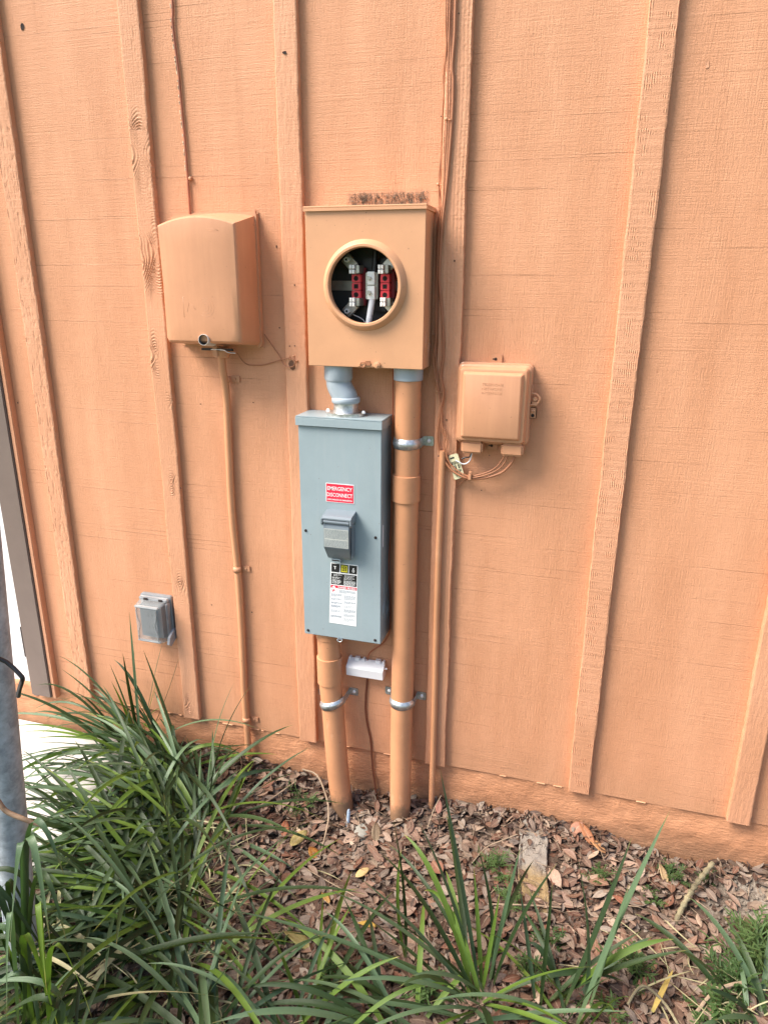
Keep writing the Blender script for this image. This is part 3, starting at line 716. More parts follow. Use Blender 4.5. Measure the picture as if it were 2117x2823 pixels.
patch('white_print', lines(.12, .42, .185, .205, 2, 1)+lines(.07, .38, .230, .245, 2, 2)+lines(.07, .40, .270, .325, 5, 3)+lines(.52, .88, .185, .205, 2, 4)+lines(.50, .90, .225, .245, 2, 5)+lines(.50, .94, .270, .335, 6, 6), -.0946, M_LABELW, lb, .0002)['kind'] = 'stuff'
rects = lines(.35, .95, .430, .470, 4, 7)+lines(.05, .42, .500, .540, 4, 8)+lines(.05, .42, .575, .600, 3, 9)+lines(.05, .45, .640, .660, 3, 10)+lines(.05, .40, .690, .720, 4, 11)+lines(.05, .42, .770, .800, 3, 12)+lines(.05, .45, .860, .890, 4, 13)
rects += lines(.53, .95, .510, .570, 5, 14)+lines(.53, .95, .610, .635, 3, 15)+lines(.53, .93, .680, .700, 2, 16)+lines(.53, .95, .740, .780, 4, 17)+lines(.53, .95, .820, .850, 3, 18)+lines(.53, .95, .890, .930, 3, 19)
patch('blue_print', rects, -.0943, M_PRINT, lb, .0002)['kind'] = 'stuff'
patch('red_pictogram', [(.05, .20, .440, .446), (.12, .15, .428, .462), (.08, .12, .455, .470)], -.0943, M_LABELR, lb, .0002)

# ------------------------------------------------------------ big pipes
pr = thing('tall_conduit', (.283, -.052, -.2), 'tall straight orange painted conduit from the meter box down into the leaf litter', 'pipe')
tube('pipe', [(.2785, -.0375, 1.13), (.2780, -.0375, .6), (.2765, -.039, .3), (.2770, -.048, .05), (.2800, -.058, -.08), (.2825, -.064, -.24)], [.0320, .0318, .0318, .0314, .0308, .030], M_PVC, pr, 32, 8)
tube('top_collar', [(.2780, -.0375, 1.1575), (.2780, -.0375, 1.1265), (.2780, -.0375, 1.1250)], [.0362, .0362, .0335], M_PVCG, pr, 32)
tube('coupling', [(.2778, -.0378, .8845), (.2778, -.0378, .8835), (.2778, -.0378, .8155), (.2778, -.0378, .8145)], [.0340, .0362, .0362, .0340], M_PVC, pr, 32)
pl = thing('leaning_conduit', (.09, -.055, -.2), 'short leaning orange conduit under the grey-blue disconnect box', 'pipe')
tube('pipe', [(.0580, -.048, .4146), (.0595, -.048, .33), (.0620, -.050, .24), (.0700, -.053, .15), (.0780, -.058, .04), (.0880, -.063, -.08), (.1030, -.068, -.19), (.112, -.072, -.26)], .0325, M_PVC, pl, 32, 6)
tube('coupling', [(.0595, -.048, .3285), (.0595, -.048, .3275), (.0610, -.049, .2455), (.0610, -.049, .2445)], [.0335, .0362, .0362, .0335], M_PVC, pl, 32)
tube('locknut_collar', [(.0580, -.048, .4146), (.0580, -.048, .3900), (.0580, -.048, .3885)], [.0348, .0348, .0328], M_PVC, pl, 32)
def strap(name, c, r, zc, w, right, left, mat, label, tilt=0, tiltear=0):
    # half band round the front of the pipe with ears flat on the wall
    t = thing(name, (c[0], -.002, zc), label, 'pipe strap', 'metal straps on the large conduits')
    V = []; F = []; ns = 22; prof = [(-.5, .0016), (-.30, .0016), (-.22, .0040), (0, .0052), (.22, .0040), (.30, .0016), (.5, .0016)]
    for i in range(ns+1):
        a = math.pi*(1.0+i/ns)   # from left (-x) round the front (-y) to right
        ext = 0
        cx, cy = math.cos(a), math.sin(a)
        for (q, h) in prof:
            rr = r+h-.0008; V.append((c[0]+rr*cx, c[1]+rr*cy, zc+q*w+tilt*cx*r))
    m = len(prof)
    for i in range(ns):
        for k in range(m-1): F.append((i*m+k, (i+1)*m+k, (i+1)*m+k+1, i*m+k+1))
    o = pyd('band', V, F, mat, t, smooth=True)
    md = o.modifiers.new('solid', 'SOLIDIFY'); md.thickness = .0012
    for sgn, ok in ((1, right), (-1, left)):
        xr = c[0]+sgn*(r+.0015); zz = zc+sgn*tilt*r
        b = box('leg', min(xr, xr+sgn*.0014), max(xr, xr+sgn*.0014), c[1], -.0032, zz-w*.46, zz+w*.46, mat, t)
        if ok:
            xe = xr+sgn*.0002; ze = zz+tiltear
            bm = bmesh.new(); pts = rrect((xe+xe+sgn*.027)/2, ze, .027, w*.95, .004, 3)
            lo = [bm.verts.new((p[0], -.0012, p[1])) for p in pts]; hi = [bm.verts.new((p[0], -.0030, p[1])) for p in pts]
            bm.faces.new(lo); bm.faces.new(hi[::-1])
            for k in range(len(pts)): bm.faces.new((lo[k], hi[k], hi[(k+1) % len(pts)], lo[(k+1) % len(pts)]))
            e = frombm('ear', bm, mat, t)
            screw('screw', xe+sgn*.015, ze, -.0031, .0052, M_STEEL, e)
    return t
strap('pipe_strap', (.2780, -.0375), .0325, .9680, .026, True, False, M_GALV, 'silver metal strap with one screwed ear high on the tall orange conduit')
strap('pipe_strap', (.2765, -.041), .0325, .2160, .026, True, True, M_GALV, 'silver metal strap with two screwed ears low on the tall orange conduit')
strap('pipe_strap', (.0690, -.053), .0335, .1830, .025, True, True, M_GALV, 'dull silver metal strap on the short leaning orange conduit', tilt=.30)

# ------------------------------------------------------------ bonding terminal and copper wire
bt = thing('bonding_terminal', (.163, 0, .288), 'small white plastic bonding block below the grey-blue disconnect box', 'terminal block')
bm = bmesh.new()
prism(bm, [(-.004, .311), (-.018, .308), (-.034, .2955), (-.0365, .2930), (-.0350, .2660), (-.004, .2665)], .1060, .2170)
bmesh.ops.bevel(bm, geom=list(bm.edges), offset=.0012, segments=2, affect='EDGES')
frombm('cover', bm, M_WHITE, bt, sharp=35)
for xx, w in ((.108, .006), (.126, .014), (.150, .006), (.188, .016), (.210, .006)):
    box('tooth', xx, xx+w, -.018, -.004, .3075, .3170, M_WHITE, bt, .001)
tube('side_pin', [(.2165, -.018, .296), (.2240, -.018, .296), (.2255, -.018, .296)], [.003, .003, .0015], M_WHITE, bt, 10)
cw = tube('copper_wire', [(.1625, -.010, .307), (.167, -.007, .330), (.186, -.0045, .350), (.205, -.0045, .366), (.220, -.0045, .390), (.2290, -.006, .425), (.2300, -.010, .52), (.2265, -.018, .60), (.2310, -.020, .70), (.2345, -.020, .80), (.2345, -.020, .93), (.2355, -.022, 1.07), (.2350, -.026, 1.157)], .0016, M_COPPER, None, 8, 5, at=(.1625, -.010, .307))
tag(cw, 'thin copper ground wire running beside the grey-blue box down into the white bonding block', 'wire')
cw2 = tube('copper_wire', [(.1615, -.010, .266), (.1605, -.006, .24), (.1560, -.0045, .19), (.1550, -.0045, .14), (.1600, -.0045, .09), (.1700, -.0045, .04), (.1740, -.0045, -.01), (.1785, -.006, -.07), (.1880, -.010, -.13), (.1960, -.015, -.20)], .0030, M_DARKW, None, 8, 5, at=(.1615, -.010, .266))
tag(cw2, 'reddish brown ground wire running from the white bonding block into the soil', 'wire')

# ------------------------------------------------------------ left telecom box
tbx = thing('telecom_box', (-.24, 0, 1.19), 'large curved-top orange painted plastic utility box left of the meter box', 'utility box')
def arch(xl, xr, zt_l, zt_r, zc, zb_l, zb_r, rc=.010, n=12):
    pts = []
    # top edge right to left with an arch
    for k in range(n+1):
        t = k/n; x = xr+(xl-xr)*t; z = zt_r+(zt_l-zt_r)*t+(zc)*(1-(2*t-1)**2)
        if k == 0: x -= .001
        pts.append((x, z))
    pts.append((xl-.0, zt_l-.010)); pts.append((xl*.99+xr*.01, (zt_l+zb_l)/2)); pts.append((xl, zb_l+.010)); pts.append((xl+.006, zb_l))
    for k in range(1, 7): pts.append((xl+(xr-xl)*k/7, zb_l+(zb_r-zb_l)*k/7))
    pts.append((xr-.006, zb_r)); pts.append((xr, zb_r+.010)); pts.append((xr, (zt_r+zb_r)/2)); pts.append((xr, zt_r-.010))
    return pts
def box_arch():
    def bulge(pts, y, amt, xc, hw): return [(p[0], y-amt*(1-min(1, ((p[0]-xc)/hw)**2)), p[1]) for p in pts]
    R = []
    back = arch(-.3640, -.1240, 1.512, 1.516, .006, 1.190, 1.190)
    mid = arch(-.3600, -.1290, 1.506, 1.510, .010, 1.194, 1.195)
    fr0 = arch(-.3480, -.1340, 1.486, 1.489, .0185, 1.204, 1.206)
    fr1 = arch(-.3465, -.1355, 1.4845, 1.4875, .0180, 1.2065, 1.2085)
    fr2 = arch(-.3430, -.1390, 1.4810, 1.4840, .0175, 1.2105, 1.2125)
    inn = arch(-.3300, -.152, 1.4680, 1.4700, .0165, 1.2250, 1.2270)
    xc = -.24
    rings = [(0, [(p[0], -.0016, p[1]) for p in back]), (0, [(p[0], -.013, p[1]) for p in back]), (0, [(p[0], -.0132, p[1]) for p in mid]),
             (0, bulge(fr0, -.098, .006, xc, .11)), (0, bulge(fr1, -.104, .007, xc, .11)), (0, bulge(fr2, -.1075, .008, xc, .11)), (0, bulge(inn, -.1085, .009, xc, .11))]
    # middle rings for a curved face
    for s in (.75, .5, .25, .06):
        rg_ = [(xc+(p[0]-xc)*s, 1.345+(p[1]-1.345)*s) for p in inn]
        rings.append((0, bulge(rg_, -.1085, .009, xc, .11)))
    return rings
loft('shell', box_arch(), M_TEL, tbx, sharp=30)
box('back_flange', -.3660, -.1225, -.0035, -.0012, 1.188, 1.5215, M_TEL, tbx, .0008)
box('hanger_tab', -.1370, -.1290, -.0060, -.0036, 1.5150, 1.5270, M_TEL, tbx, .0008)
def lathe(name, A, B, prof, mat, parent, seg=28):
    A, B = Vector(A), Vector(B); ax = (B-A).normalized(); u = ax.orthogonal().normalized(); w = ax.cross(u); V = []; F = []
    for (d, rr) in prof:
        for k in range(seg):
            q = 2*math.pi*k/seg; V.append(A+ax*d+(u*math.cos(q)+w*math.sin(q))*rr)
    for i in range(len(prof)-1):
        for k in range(seg): F.append((i*seg+k, i*seg+(k+1) % seg, (i+1)*seg+(k+1) % seg, (i+1)*seg+k))
    me = bpy.data.meshes.new(name); me.from_pydata([tuple(v) for v in V], [], F); me.validate()
    me.polygons.foreach_set('use_smooth', [True]*len(me.polygons)); me.set_sharp_from_angle(angle=math.radians(50))
    return link(name, me, mat, parent)
LA, LB = (-.2370, -.070, 1.2085), (-.2310, -.125, 1.2150); LL = (Vector(LB)-Vector(LA)).length
rim = lathe('lock_tube', LA, LB, [(0, .0138), (LL-.0008, .0138), (LL, .0134), (LL, .0126)], simple('pale_plastic_rim', (.58, .54, .50), .4), tbx)
lathe('lock_hole', LA, LB, [(LL-.0002, .0126), (LL-.045, .0120), (LL-.045, .0003)], simple('grey_lock_inside', (.10, .12, .13), .45), rim)
# embossed logo box and slot on the face
def onface(x): return -.1085-.009*(1-min(1, ((x+.24)/.11)**2))
emb = []
V = []; F = []
def ridge(pts, r):
    v, f = tubegeo([(x, onface(x)+.0002, z) for x, z in pts], r, 6); b = len(V); V.extend(v); F.extend([tuple(i+b for i in q_) for q_ in f])
ridge([(-.285, 1.318), (-.20, 1.318)], .0005); ridge([(-.285, 1.318), (-.285, 1.268)], .0005); ridge([(-.285, 1.268), (-.20, 1.268)], .0005)
for rr in (.022, .015, .008): ridge([(-.222+rr*math.cos(a*math.pi/10), 1.293+rr*math.sin(a*math.pi/10)) for a in range(-7, 8)], .0005)
ridge([(-.275, 1.282), (-.268, 1.305), (-.258, 1.296), (-.250, 1.287)], .0005)
ridge([(-.205, 1.4730), (-.180, 1.4735), (-.176, 1.4700), (-.202, 1.4695)], .0005)
pyd('embossed_mark', V, F, M_TEL, tbx, smooth=True)
# parts under the box
box('bottom_bracket', -.276, -.186, -.060, -.054, 1.183, 1.189, M_HINGE, tbx)
tube('hook', [(-.246, -.062, 1.186), (-.21, -.066, 1.186), (-.195, -.066, 1.180), (-.176, -.063, 1.1785)], .0016, M_HUB, tbx, 8, 4)
box('clamp', -.2440, -.2280, -.062, -.046, 1.168, 1.1945, M_TEL, tbx, .002)
lc = thing('thin_conduit', (-.238, -.014, -.1), 'slim orange conduit under the large curved utility box running down to the soil', 'pipe')
tube('pipe', [(-.2330, -.035, 1.170), (-.2340, -.030, 1.13), (-.2360, -.016, 1.06), (-.2400, -.0125, .95), (-.2435, -.0125, .73), (-.2370, -.0125, .55), (-.2360, -.0125, .35), (-.2400, -.0125, .126), (-.2370, -.0150, -.03), (-.2370, -.018, -.16)], .0103, M_PVC, lc, 20, 6)
tube('collar', [(-.2300, -.036, 1.190), (-.2310, -.036, 1.170), (-.2315, -.036, 1.1640)], [.022, .022, .019], M_PVC, lc, 24)
def clip(x, z, lab_):
    t = thing('conduit_clip', (x, 0, z), lab_, 'pipe clip', 'small clips on the slim conduit')
    tube('band', [(x-.0112, -.0016, z), (x-.0118, -.012, z), (x-.006, -.0230, z), (x, -.0252, z), (x+.006, -.0230, z), (x+.0118, -.012, z), (x+.0112, -.0016, z)], .0001, M_TEL, t, 4, 1)
    bpy.data.objects.remove(t.children[0]) if t.children else None
    V = []; F = []; n = 12
    for i in range(n+1):
        a = math.pi*(1+i/n); 
        for zz in (-.0085, .0085): V.append((x+.0115*math.cos(a), -.0120+.0118*math.sin(a), z+zz))
    F = [(2*i, 2*i+2, 2*i+3, 2*i+1) for i in range(n)]
    o = pyd('band', V, F, M_TEL, t, smooth=True); md = o.modifiers.new('solid', 'SOLIDIFY'); md.thickness = .0012; md.offset = 1
    e = box('ear', x+.0110, x+.036, -.0048, -.0012, z-.0085, z+.0085, M_TEL, t, .0008)
    screw('screw', x+.023, z, -.0049, .0035, M_TEL, e)
clip(-.2350, 1.104, 'small orange pipe clip just below the large curved utility box')
clip(-.2370, .549, 'small orange pipe clip halfway down the slim conduit')
clip(-.2385, .033, 'small orange pipe clip near the foot of the slim conduit')
o = tube('thin_cable', [(-.197, -.03, 1.188), (-.194, -.012, 1.168), (-.186, -.006, 1.152), (-.171, -.004, 1.143), (-.145, -.004, 1.1430), (-.121, -.004, 1.146), (-.094, -.006, 1.154), (-.060, -.020, 1.163), (-.036, -.023, 1.166), (-.027, -.023, 1.158), (-.034, -.023, 1.146), (-.050, -.023, 1.1445), (-.063, -.020, 1.152), (-.074, -.010, 1.165), (-.088, -.004, 1.180), (-.105, -.004, 1.203), (-.120, -.006, 1.224)], .0014, M_WIRE, None, 8, 4, at=(-.197, -.03, 1.188))
tag(o, 'thin looped cable between the large curved utility box and the batten', 'cable')
for (x, z) in ((-.045, 1.170), (-.033, 1.172), (-.0245, 1.160)):
    screw('staple_nail', x, z, -.0195, .0030, M_TEL, wall)
o = tube('paint_chipped_cable', [(-.318, -.0045, 2.3), (-.3185, -.0045, 2.0), (-.3225, -.0045, 1.944), (-.3205, -.0045, 1.891), (-.3165, -.0045, 1.838), (-.3155, -.0045, 1.772), (-.3130, -.0045, 1.683), (-.3125, -.0045, 1.602), (-.3135, -.0045, 1.518)], .0032, simple('red_brown_cable', (.36, .12, .06), .5, 0, .0004, 150, .3), None, 8, 4, at=(-.318, -.0045, 2.3))
tag(o, 'reddish cable with chipped paint running up from the large curved utility box', 'cable')
ch = thing('cable_clip', (-.306, -.002, 1.600), 'small nail-on clip holding the reddish cable above the curved utility box', 'cable clip')
screw('nail_head', -.3050, 1.6010, -.0062, .0042, M_TEL, ch); box('clip_body', -.3095, -.3010, -.0062, -.0012, 1.597, 1.606, M_TEL, ch, .001)
# paint chips on the cable (white flecks)
rg = random.Random(2); bm = bmesh.new()
ca = smoothpts([(-.318, -.0045, 2.1), (-.3185, -.0045, 2.0), (-.3225, -.0045, 1.944), (-.3205, -.0045, 1.891), (-.3165, -.0045, 1.838), (-.3155, -.0045, 1.772), (-.3130, -.0045, 1.683), (-.3125, -.0045, 1.602)], 10)
for p in ca:
    if rg.random() < .45:
        for k in range(rg.randint(1, 3)):
            zz = p.z+rg.uniform(-.004, .004); L = rg.uniform(.001, .0035)
            addbox(bm, p.x-.0042, p.x-.0022, -.0078, -.0050, zz-L, zz+L, .0004, 1)
fo = frombm('paint_chips', bm, simple('chalky_cream_chip', (.75, .62, .45), .7), o); fo['kind'] = 'stuff'

# ------------------------------------------------------------ right telephone box
nb = thing('telephone_box', (.49, 0, .975), 'small orange painted telephone network box with rounded lid right of the tall conduit', 'utility box')
cx, cz = .4895, 1.0745
R = [(-.0014, rrect(cx, cz, .178, .196, .012)), (-.022, rrect(cx, cz, .178, .196, .012)), (-.0235, rrect(cx, cz, .175, .193, .012)), (-.0240, rrect(cx, cz, .171, .189, .012)),
     (-.0270, rrect(cx, cz, .170, .188, .012)), (-.0275, rrect(cx, cz, .176, .192, .013)), (-.036, rrect(cx, cz, .175, .191, .013)), (-.0385, rrect(cx, cz, .171, .187, .012)),
     (-.0400, rrect(cx, cz, .166, .182, .010)), (-.0540, rrect(cx, cz, .160, .176, .009)), (-.0580, rrect(cx, cz, .156, .172, .008)), (-.0590, rrect(cx, cz, .149, .165, .006)),
     (-.0590, rrect(cx, cz, .144, .160, .005)), (-.0680, rrect(cx, cz, .134, .150, .004)), (-.0692, rrect(cx, cz, .130, .146, .004))]
loft('lid', R, M_TEL, nb, sharp=28)
text('embossed_lettering', 'TELEPHONE', .4655, 1.1240, -.0694, .0085, M_TEL, nb, .050)
text('embossed_lettering', 'NETWORK', .4655, 1.1140, -.0694, .0085, M_TEL, nb, .048)
text('embossed_lettering', 'INTERFACE', .4655, 1.1040, -.0694, .0085, M_TEL, nb, .048)
for xa in (.4180, .5160):
    box('cable_entry', xa, xa+.0535, -.0530, -.004, .9540, .9850, M_TEL, nb, .005, 3)
def tab(xa, xb, za, zb, hz):
    t = box('mounting_tab', xa, xb, -.0045, -.0014, za, zb, M_TEL, nb, .0008)
    tube('keyhole', [((xa+xb)/2-.002, -.0046, hz), ((xa+xb)/2-.002, -.0051, hz)], .0036, M_HOLE, t, 12)
    box('keyhole_slot', (xa+xb)/2-.0095, (xa+xb)/2-.002, -.0050, -.0046, hz-.0014, hz+.0014, M_HOLE, t)
tab(.4745, .5020, 1.1640, 1.1910, 1.1800); tab(.4765, .5025, .9560, .9780, .9670)
e = box('latch_ear', .5780, .5960, -.030, -.024, 1.074, 1.088, M_TEL, nb, .003)
tube('latch_loop', [(.5770, -.028, 1.1050), (.5890, -.028, 1.1040), (.5975, -.028, 1.0960), (.5975, -.028, 1.0880), (.5900, -.028, 1.0790), (.5780, -.028, 1.0780)], .0026, M_TEL, nb, 8, 4)
tube('latch_post', [(.5880, -.020, 1.0925), (.5880, -.032, 1.0925)], .0048, M_TEL, nb, 16)
pl_ = box('latch_plate', .5760, .5935, -.0260, -.0220, 1.0440, 1.0725, M_TEL, nb, .003)
screw('screw', .5835, 1.0630, -.0261, .0045, M_TEL, pl_)
tube('screw_hole', [(.5845, -.0262, 1.0520), (.5845, -.0266, 1.0520)], .0042, M_HOLE, pl_, 14)
tube('latch_hook', [(.5770, -.030, 1.1270), (.5800, -.030, 1.1240), (.5800, -.030, 1.1060)], .0014, M_TEL, nb, 8, 1)

# ------------------------------------------------------------ cable bundle
Y1 = -.023
def cable(pts, r, label, mat=M_WIRE, name='cable', group='painted cables running down the batten to the telephone box', cat='cable', sub=5):
    o = tube(name, pts, r, mat, None, 8, sub, at=pts[0]); tag(o, label, cat, group); return o
cable([(.3665, Y1, 2.3), (.3640, Y1, 1.92), (.3640, Y1, 1.86), (.3610, Y1, 1.80), (.3645, Y1, 1.768), (.3640, Y1, 1.689), (.3575, Y1, 1.574), (.3515, -.024, 1.505), (.3470, -.025, 1.435), (.3465, -.025, 1.363), (.3550, -.025, 1.288), (.3605, -.025, 1.220), (.3610, -.025, 1.179), (.3570, -.025, 1.137), (.3650, -.025, 1.096), (.3590, -.026, 1.051), (.3540, -.026, 1.0), (.3560, -.026, .962), (.3700, -.027, .931), (.394, -.030, .903), (.421, -.032, .889), (.444, -.032, .886), (.472, -.032, .888), (.505, -.034, .900), (.526, -.036, .913), (.544, -.036, .937), (.549, -.034, .958)], .0032, 'thickest painted cable of the bundle, looping under the telephone box')
cable([(.3530, Y1, 2.3), (.3520, Y1, 1.922), (.3525, Y1, 1.80), (.3535, Y1, 1.707), (.3510, Y1, 1.62), (.3500, Y1, 1.54), (.3430, -.024, 1.47), (.3405, -.024, 1.36), (.3420, -.024, 1.23), (.3370, -.024, 1.178), (.3450, -.025, 1.126), (.3590, -.026, 1.068), (.3630, -.027, 1.018), (.3740, -.028, .996), (.3720, -.029, .963), (.3820, -.030, .930), (.405, -.033, .906), (.439, -.034, .892), (.483, -.034, .905), (.508, -.034, .923), (.526, -.034, .952)], .0019, 'thin painted cable hugging the batten and looping under the telephone box')
cable([(.3445, Y1, 2.3), (.3435, Y1, 1.923), (.3440, -.012, 1.842), (.3385, -.006, 1.787), (.3405, -.006, 1.739), (.3385, -.006, 1.642), (.3350, -.006, 1.571), (.3430, -.010, 1.523), (.3330, -.008, 1.471), (.3345, -.008, 1.363), (.3400, -.010, 1.288), (.3410, -.018, 1.211), (.3440, -.022, 1.168), (.3500, -.025, 1.11), (.3610, -.026, 1.06), (.3660, -.028, 1.00), (.3800, -.031, .975), (.3780, -.032, .95), (.3900, -.033, .918), (.4200, -.034, .897), (.4500, -.035, .889), (.4950, -.036, .905), (.5200, -.036, .925), (.5350, -.034, .955)], .0017, 'thin painted cable on the wall side of the bundle, wavy beside the meter box')
cable([(.3480, Y1, 2.3), (.3475, Y1, 1.90), (.3445, -.016, 1.80), (.3395, -.010, 1.70), (.3400, -.010, 1.60), (.3360, -.010, 1.565), (.3395, -.012, 1.50), (.3380, -.014, 1.40), (.3440, -.018, 1.30), (.3400, -.02, 1.20), (.3480, -.022, 1.14), (.3570, -.024, 1.08), (.3640, -.026, 1.03)], .0015, 'thinnest painted cable tucked behind the others beside the batten')
cable([(.448, -.031, .887), (.433, -.014, .879), (.415, -.008, .864), (.405, -.008, .852)], .0013, 'loose cable end sticking out below the telephone box bundle', group=None)
o = tube('cable', [(.4030, -.034, .930), (.4120, -.033, .926), (.4220, -.031, .921), (.4330, -.030, .925), (.4400, -.030, .935), (.4430, -.030, .954)], .0016, M_WHITE, None, 8, 4, at=(.403, -.034, .93))
tag(o, 'short curved white wire beside the cream tag under the telephone box', 'wire')
o = tube('cable', [(.4180, -.030, .9340), (.4280, -.030, .9385), (.4380, -.030, .9410), (.4420, -.030, .954)], .0018, M_BLACK, None, 8, 3, at=(.418, -.03, .934))
tag(o, 'short black wire just above the cream tag under the telephone box', 'wire')
def cclip(x, z, y, label):
    t = thing('cable_clip', (x, y, z), label, 'cable clip', 'nail-on clips of the cable bundle')
    screw('nail_head', x, z, y-.004, .0036, M_TEL, t)
    tube('clip_loop', [(x+.003, y, z-.002), (x+.006, y-.005, z-.002), (x+.010, y-.005, z-.002), (x+.013, y, z-.002)], .0013, M_TEL, t, 6, 3)
cclip(.352, 1.698, -.022, 'nail-on cable clip high up above the meter box'); cclip(.334, 1.569, -.006, 'nail-on cable clip just above the top right of the meter box')
cclip(.334, 1.234, -.006, 'nail-on cable clip beside the lower right side of the meter box'); cclip(.349, 1.098, -.018, 'nail-on cable clip just below the meter box')
t = thing('cable_tie', (.441, -.036, .889), 'small orange tie holding the cable loop below the telephone box', 'cable tie')
bm = bmesh.new(); addbox(bm, .4375, .4455, -.0405, -.0290, .8830, .8990, .0015, 2); frombm('band', bm, M_TEL, t, sharp=40); box('tie_head', .4385, .4460, -.0400, -.0325, .8995, .9050, M_TEL, t, .001)
# tag
tg = thing('paper_tag', (.404, -.028, .912), 'cream cardboard tag with black print hanging at the cable loop', 'tag')
def tagpt(u, v, y=-.0275):
    a = Vector((.3830, y, .9390)).lerp(Vector((.4060, y, .9475)), u); b = Vector((.4010, y, .8765)).lerp(Vector((.4270, y, .8880)), u); return a.lerp(b, v)
bm = bmesh.new(); q0 = [tagpt(*p) for p in ((.12, 0), (.88, 0), (1, .06), (1, .94), (.88, 1), (.12, 1), (0, .94), (0, .06))]
f_ = [bm.verts.new(p) for p in q0]; g_ = [bm.verts.new(p+Vector((0, .0008, 0))) for p in q0]; bm.faces.new(f_); bm.faces.new(g_[::-1])
for k in range(8): bm.faces.new((f_[k], g_[k], g_[(k+1) % 8], f_[(k+1) % 8]))
frombm('card', bm, M_CREAM, tg)
V = []; F = []; rg = random.Random(8)
for (u0_, u1_, v0_, v1_) in [(.1, .55, .10, .16)]+[(u, u+w, v0, v0+L) for u, w in ((.12, .10), (.28, .06), (.40, .10), (.56, .06), (.68, .10), (.84, .05)) for v0, L in ((.28, .13), (.44, .16), (.64, .10), (.78, .12))]:
    if rg.random() < .2: continue
    b = len(V); V += [tagpt(u0_, v0_, -.0280), tagpt(u1_, v0_, -.0280), tagpt(u1_, v1_, -.0280), tagpt(u0_, v1_, -.0280)]; F.append((b, b+3, b+2, b+1))
pyd('print', V, F, M_LABELK, tg)['kind'] = 'stuff'
# slim conduit on batten 4
c4_ = thing('thin_conduit', (.367, -.027, -.19), 'slim orange conduit on the batten below the cable bundle, right of the tall conduit', 'pipe')
tube('pipe', [(.3680, -.0275, .9350), (.3680, -.0275, .9345), (.3660, -.0275, .70), (.3660, -.0275, .48), (.3680, -.0275, .20), (.3690, -.029, -.06), (.3690, -.033, -.17), (.3665, -.036, -.24)], [.006, .0085, .0085, .0085, .0085, .0088, .0085, .005], M_PVC, c4_, 18, 4)
tube('dark_cap', [(.3570, -.0275, .9365), (.3690, -.030, .9360)], .0022, M_HOLE, c4_, 6)

# ------------------------------------------------------------ outlet with clear cover
ol = thing('outdoor_outlet', (-.52, 0, .36), 'outdoor power outlet under a clear weathered plastic bubble cover', 'outlet')
cx, cz = -.527, .352
loft('base_plate', [(-.0014, rrect(cx, cz, .110, .150, .008)), (-.012, rrect(cx, cz, .110, .150, .008)), (-.014, rrect(cx, cz, .104, .144, .008)), (-.016, rrect(cx, cz, .078, .118, .006))], simple('grey_outlet_base', (.22, .23, .24), .5, 0, .0006, 90, .2), ol, sharp=35)
rc = box('receptacle', cx-.022, cx+.022, -.048, -.0442, cz-.042, cz+.042, simple('dark_grey_receptacle', (.10, .115, .125), .5), ol, .002)
box('inner_panel', cx-.038, cx+.038, -.044, -.0161, cz-.054, cz+.052, simple('slate_gasket', (.10, .125, .14), .6), ol)
for dz in (-.02, .02):
    for dx in (-.007, .007): box('slot', cx+dx-.001, cx+dx+.001, -.0486, -.0481, cz+dz-.004, cz+dz+.006, M_HOLE, rc)
loft('clear_cover', [(-.0165, rrect(cx, cz-.002, .100, .136, .008)), (-.050, rrect(cx, cz-.003, .092, .128, .010)), (-.062, rrect(cx+.001, cz-.004, .086, .122, .012)), (-.068, rrect(cx+.001, cz-.004, .076, .112, .010)), (-.0685, rrect(cx+.001, cz-.004, .066, .102, .004))], M_CLEAR, ol, sharp=50)
# frosted frame of the cover with its waisted sides
V = []; F = []
for s in (-1, 1):
    v, f = tubegeo([(cx+.001+s*(.034-.008*math.exp(-((k-8)/3.)**2)), -.0695, cz-.054+k*.0065) for k in range(17)], .0020, 8, 2); b = len(V); V += v; F += [tuple(i+b for i in q_) for q_ in f]
pyd('cover_rib', V, F, M_CLEAR, ol, smooth=True)
for zz, hh in ((cz+.0530, .006), (cz-.0600, .004)): box('cover_lip', cx-.040, cx+.042, -.0705, -.0600, zz, zz+hh, simple('frosted_plastic', (.36, .38, .39), .35, 0, .0006, 120, .1), ol, .002)
box('hinge_bar', cx-.050, cx+.050, -.030, -.0145, cz+.0600, cz+.0710, simple('weathered_white_plastic', (.30, .31, .32), .5, 0, .0016, 150, .35), ol, .003)
for xx in (cx-.030, cx+.022): box('hinge_knuckle', xx, xx+.014, -.0335, -.0302, cz+.061, cz+.070, M_HINGE, ol, .001)
box('side_frame', cx+.0445, cx+.0515, -.034, -.015, cz-.064, cz+.058, simple('weathered_white_plastic', (.30, .31, .32), .5, 0, .0016, 150, .35), ol, .002)
bm = bmesh.new(); prism(bm, [(-.045, cz-.050), (-.020, cz-.034), (-.004, cz-.034), (-.004, cz-.062), (-.040, cz-.080), (-.052, cz-.070)], cx+.052, cx+.060)
frombm('latch', bm, simple('grey_latch', (.30, .31, .33), .5, 0, .0006, 90, .15), ol)

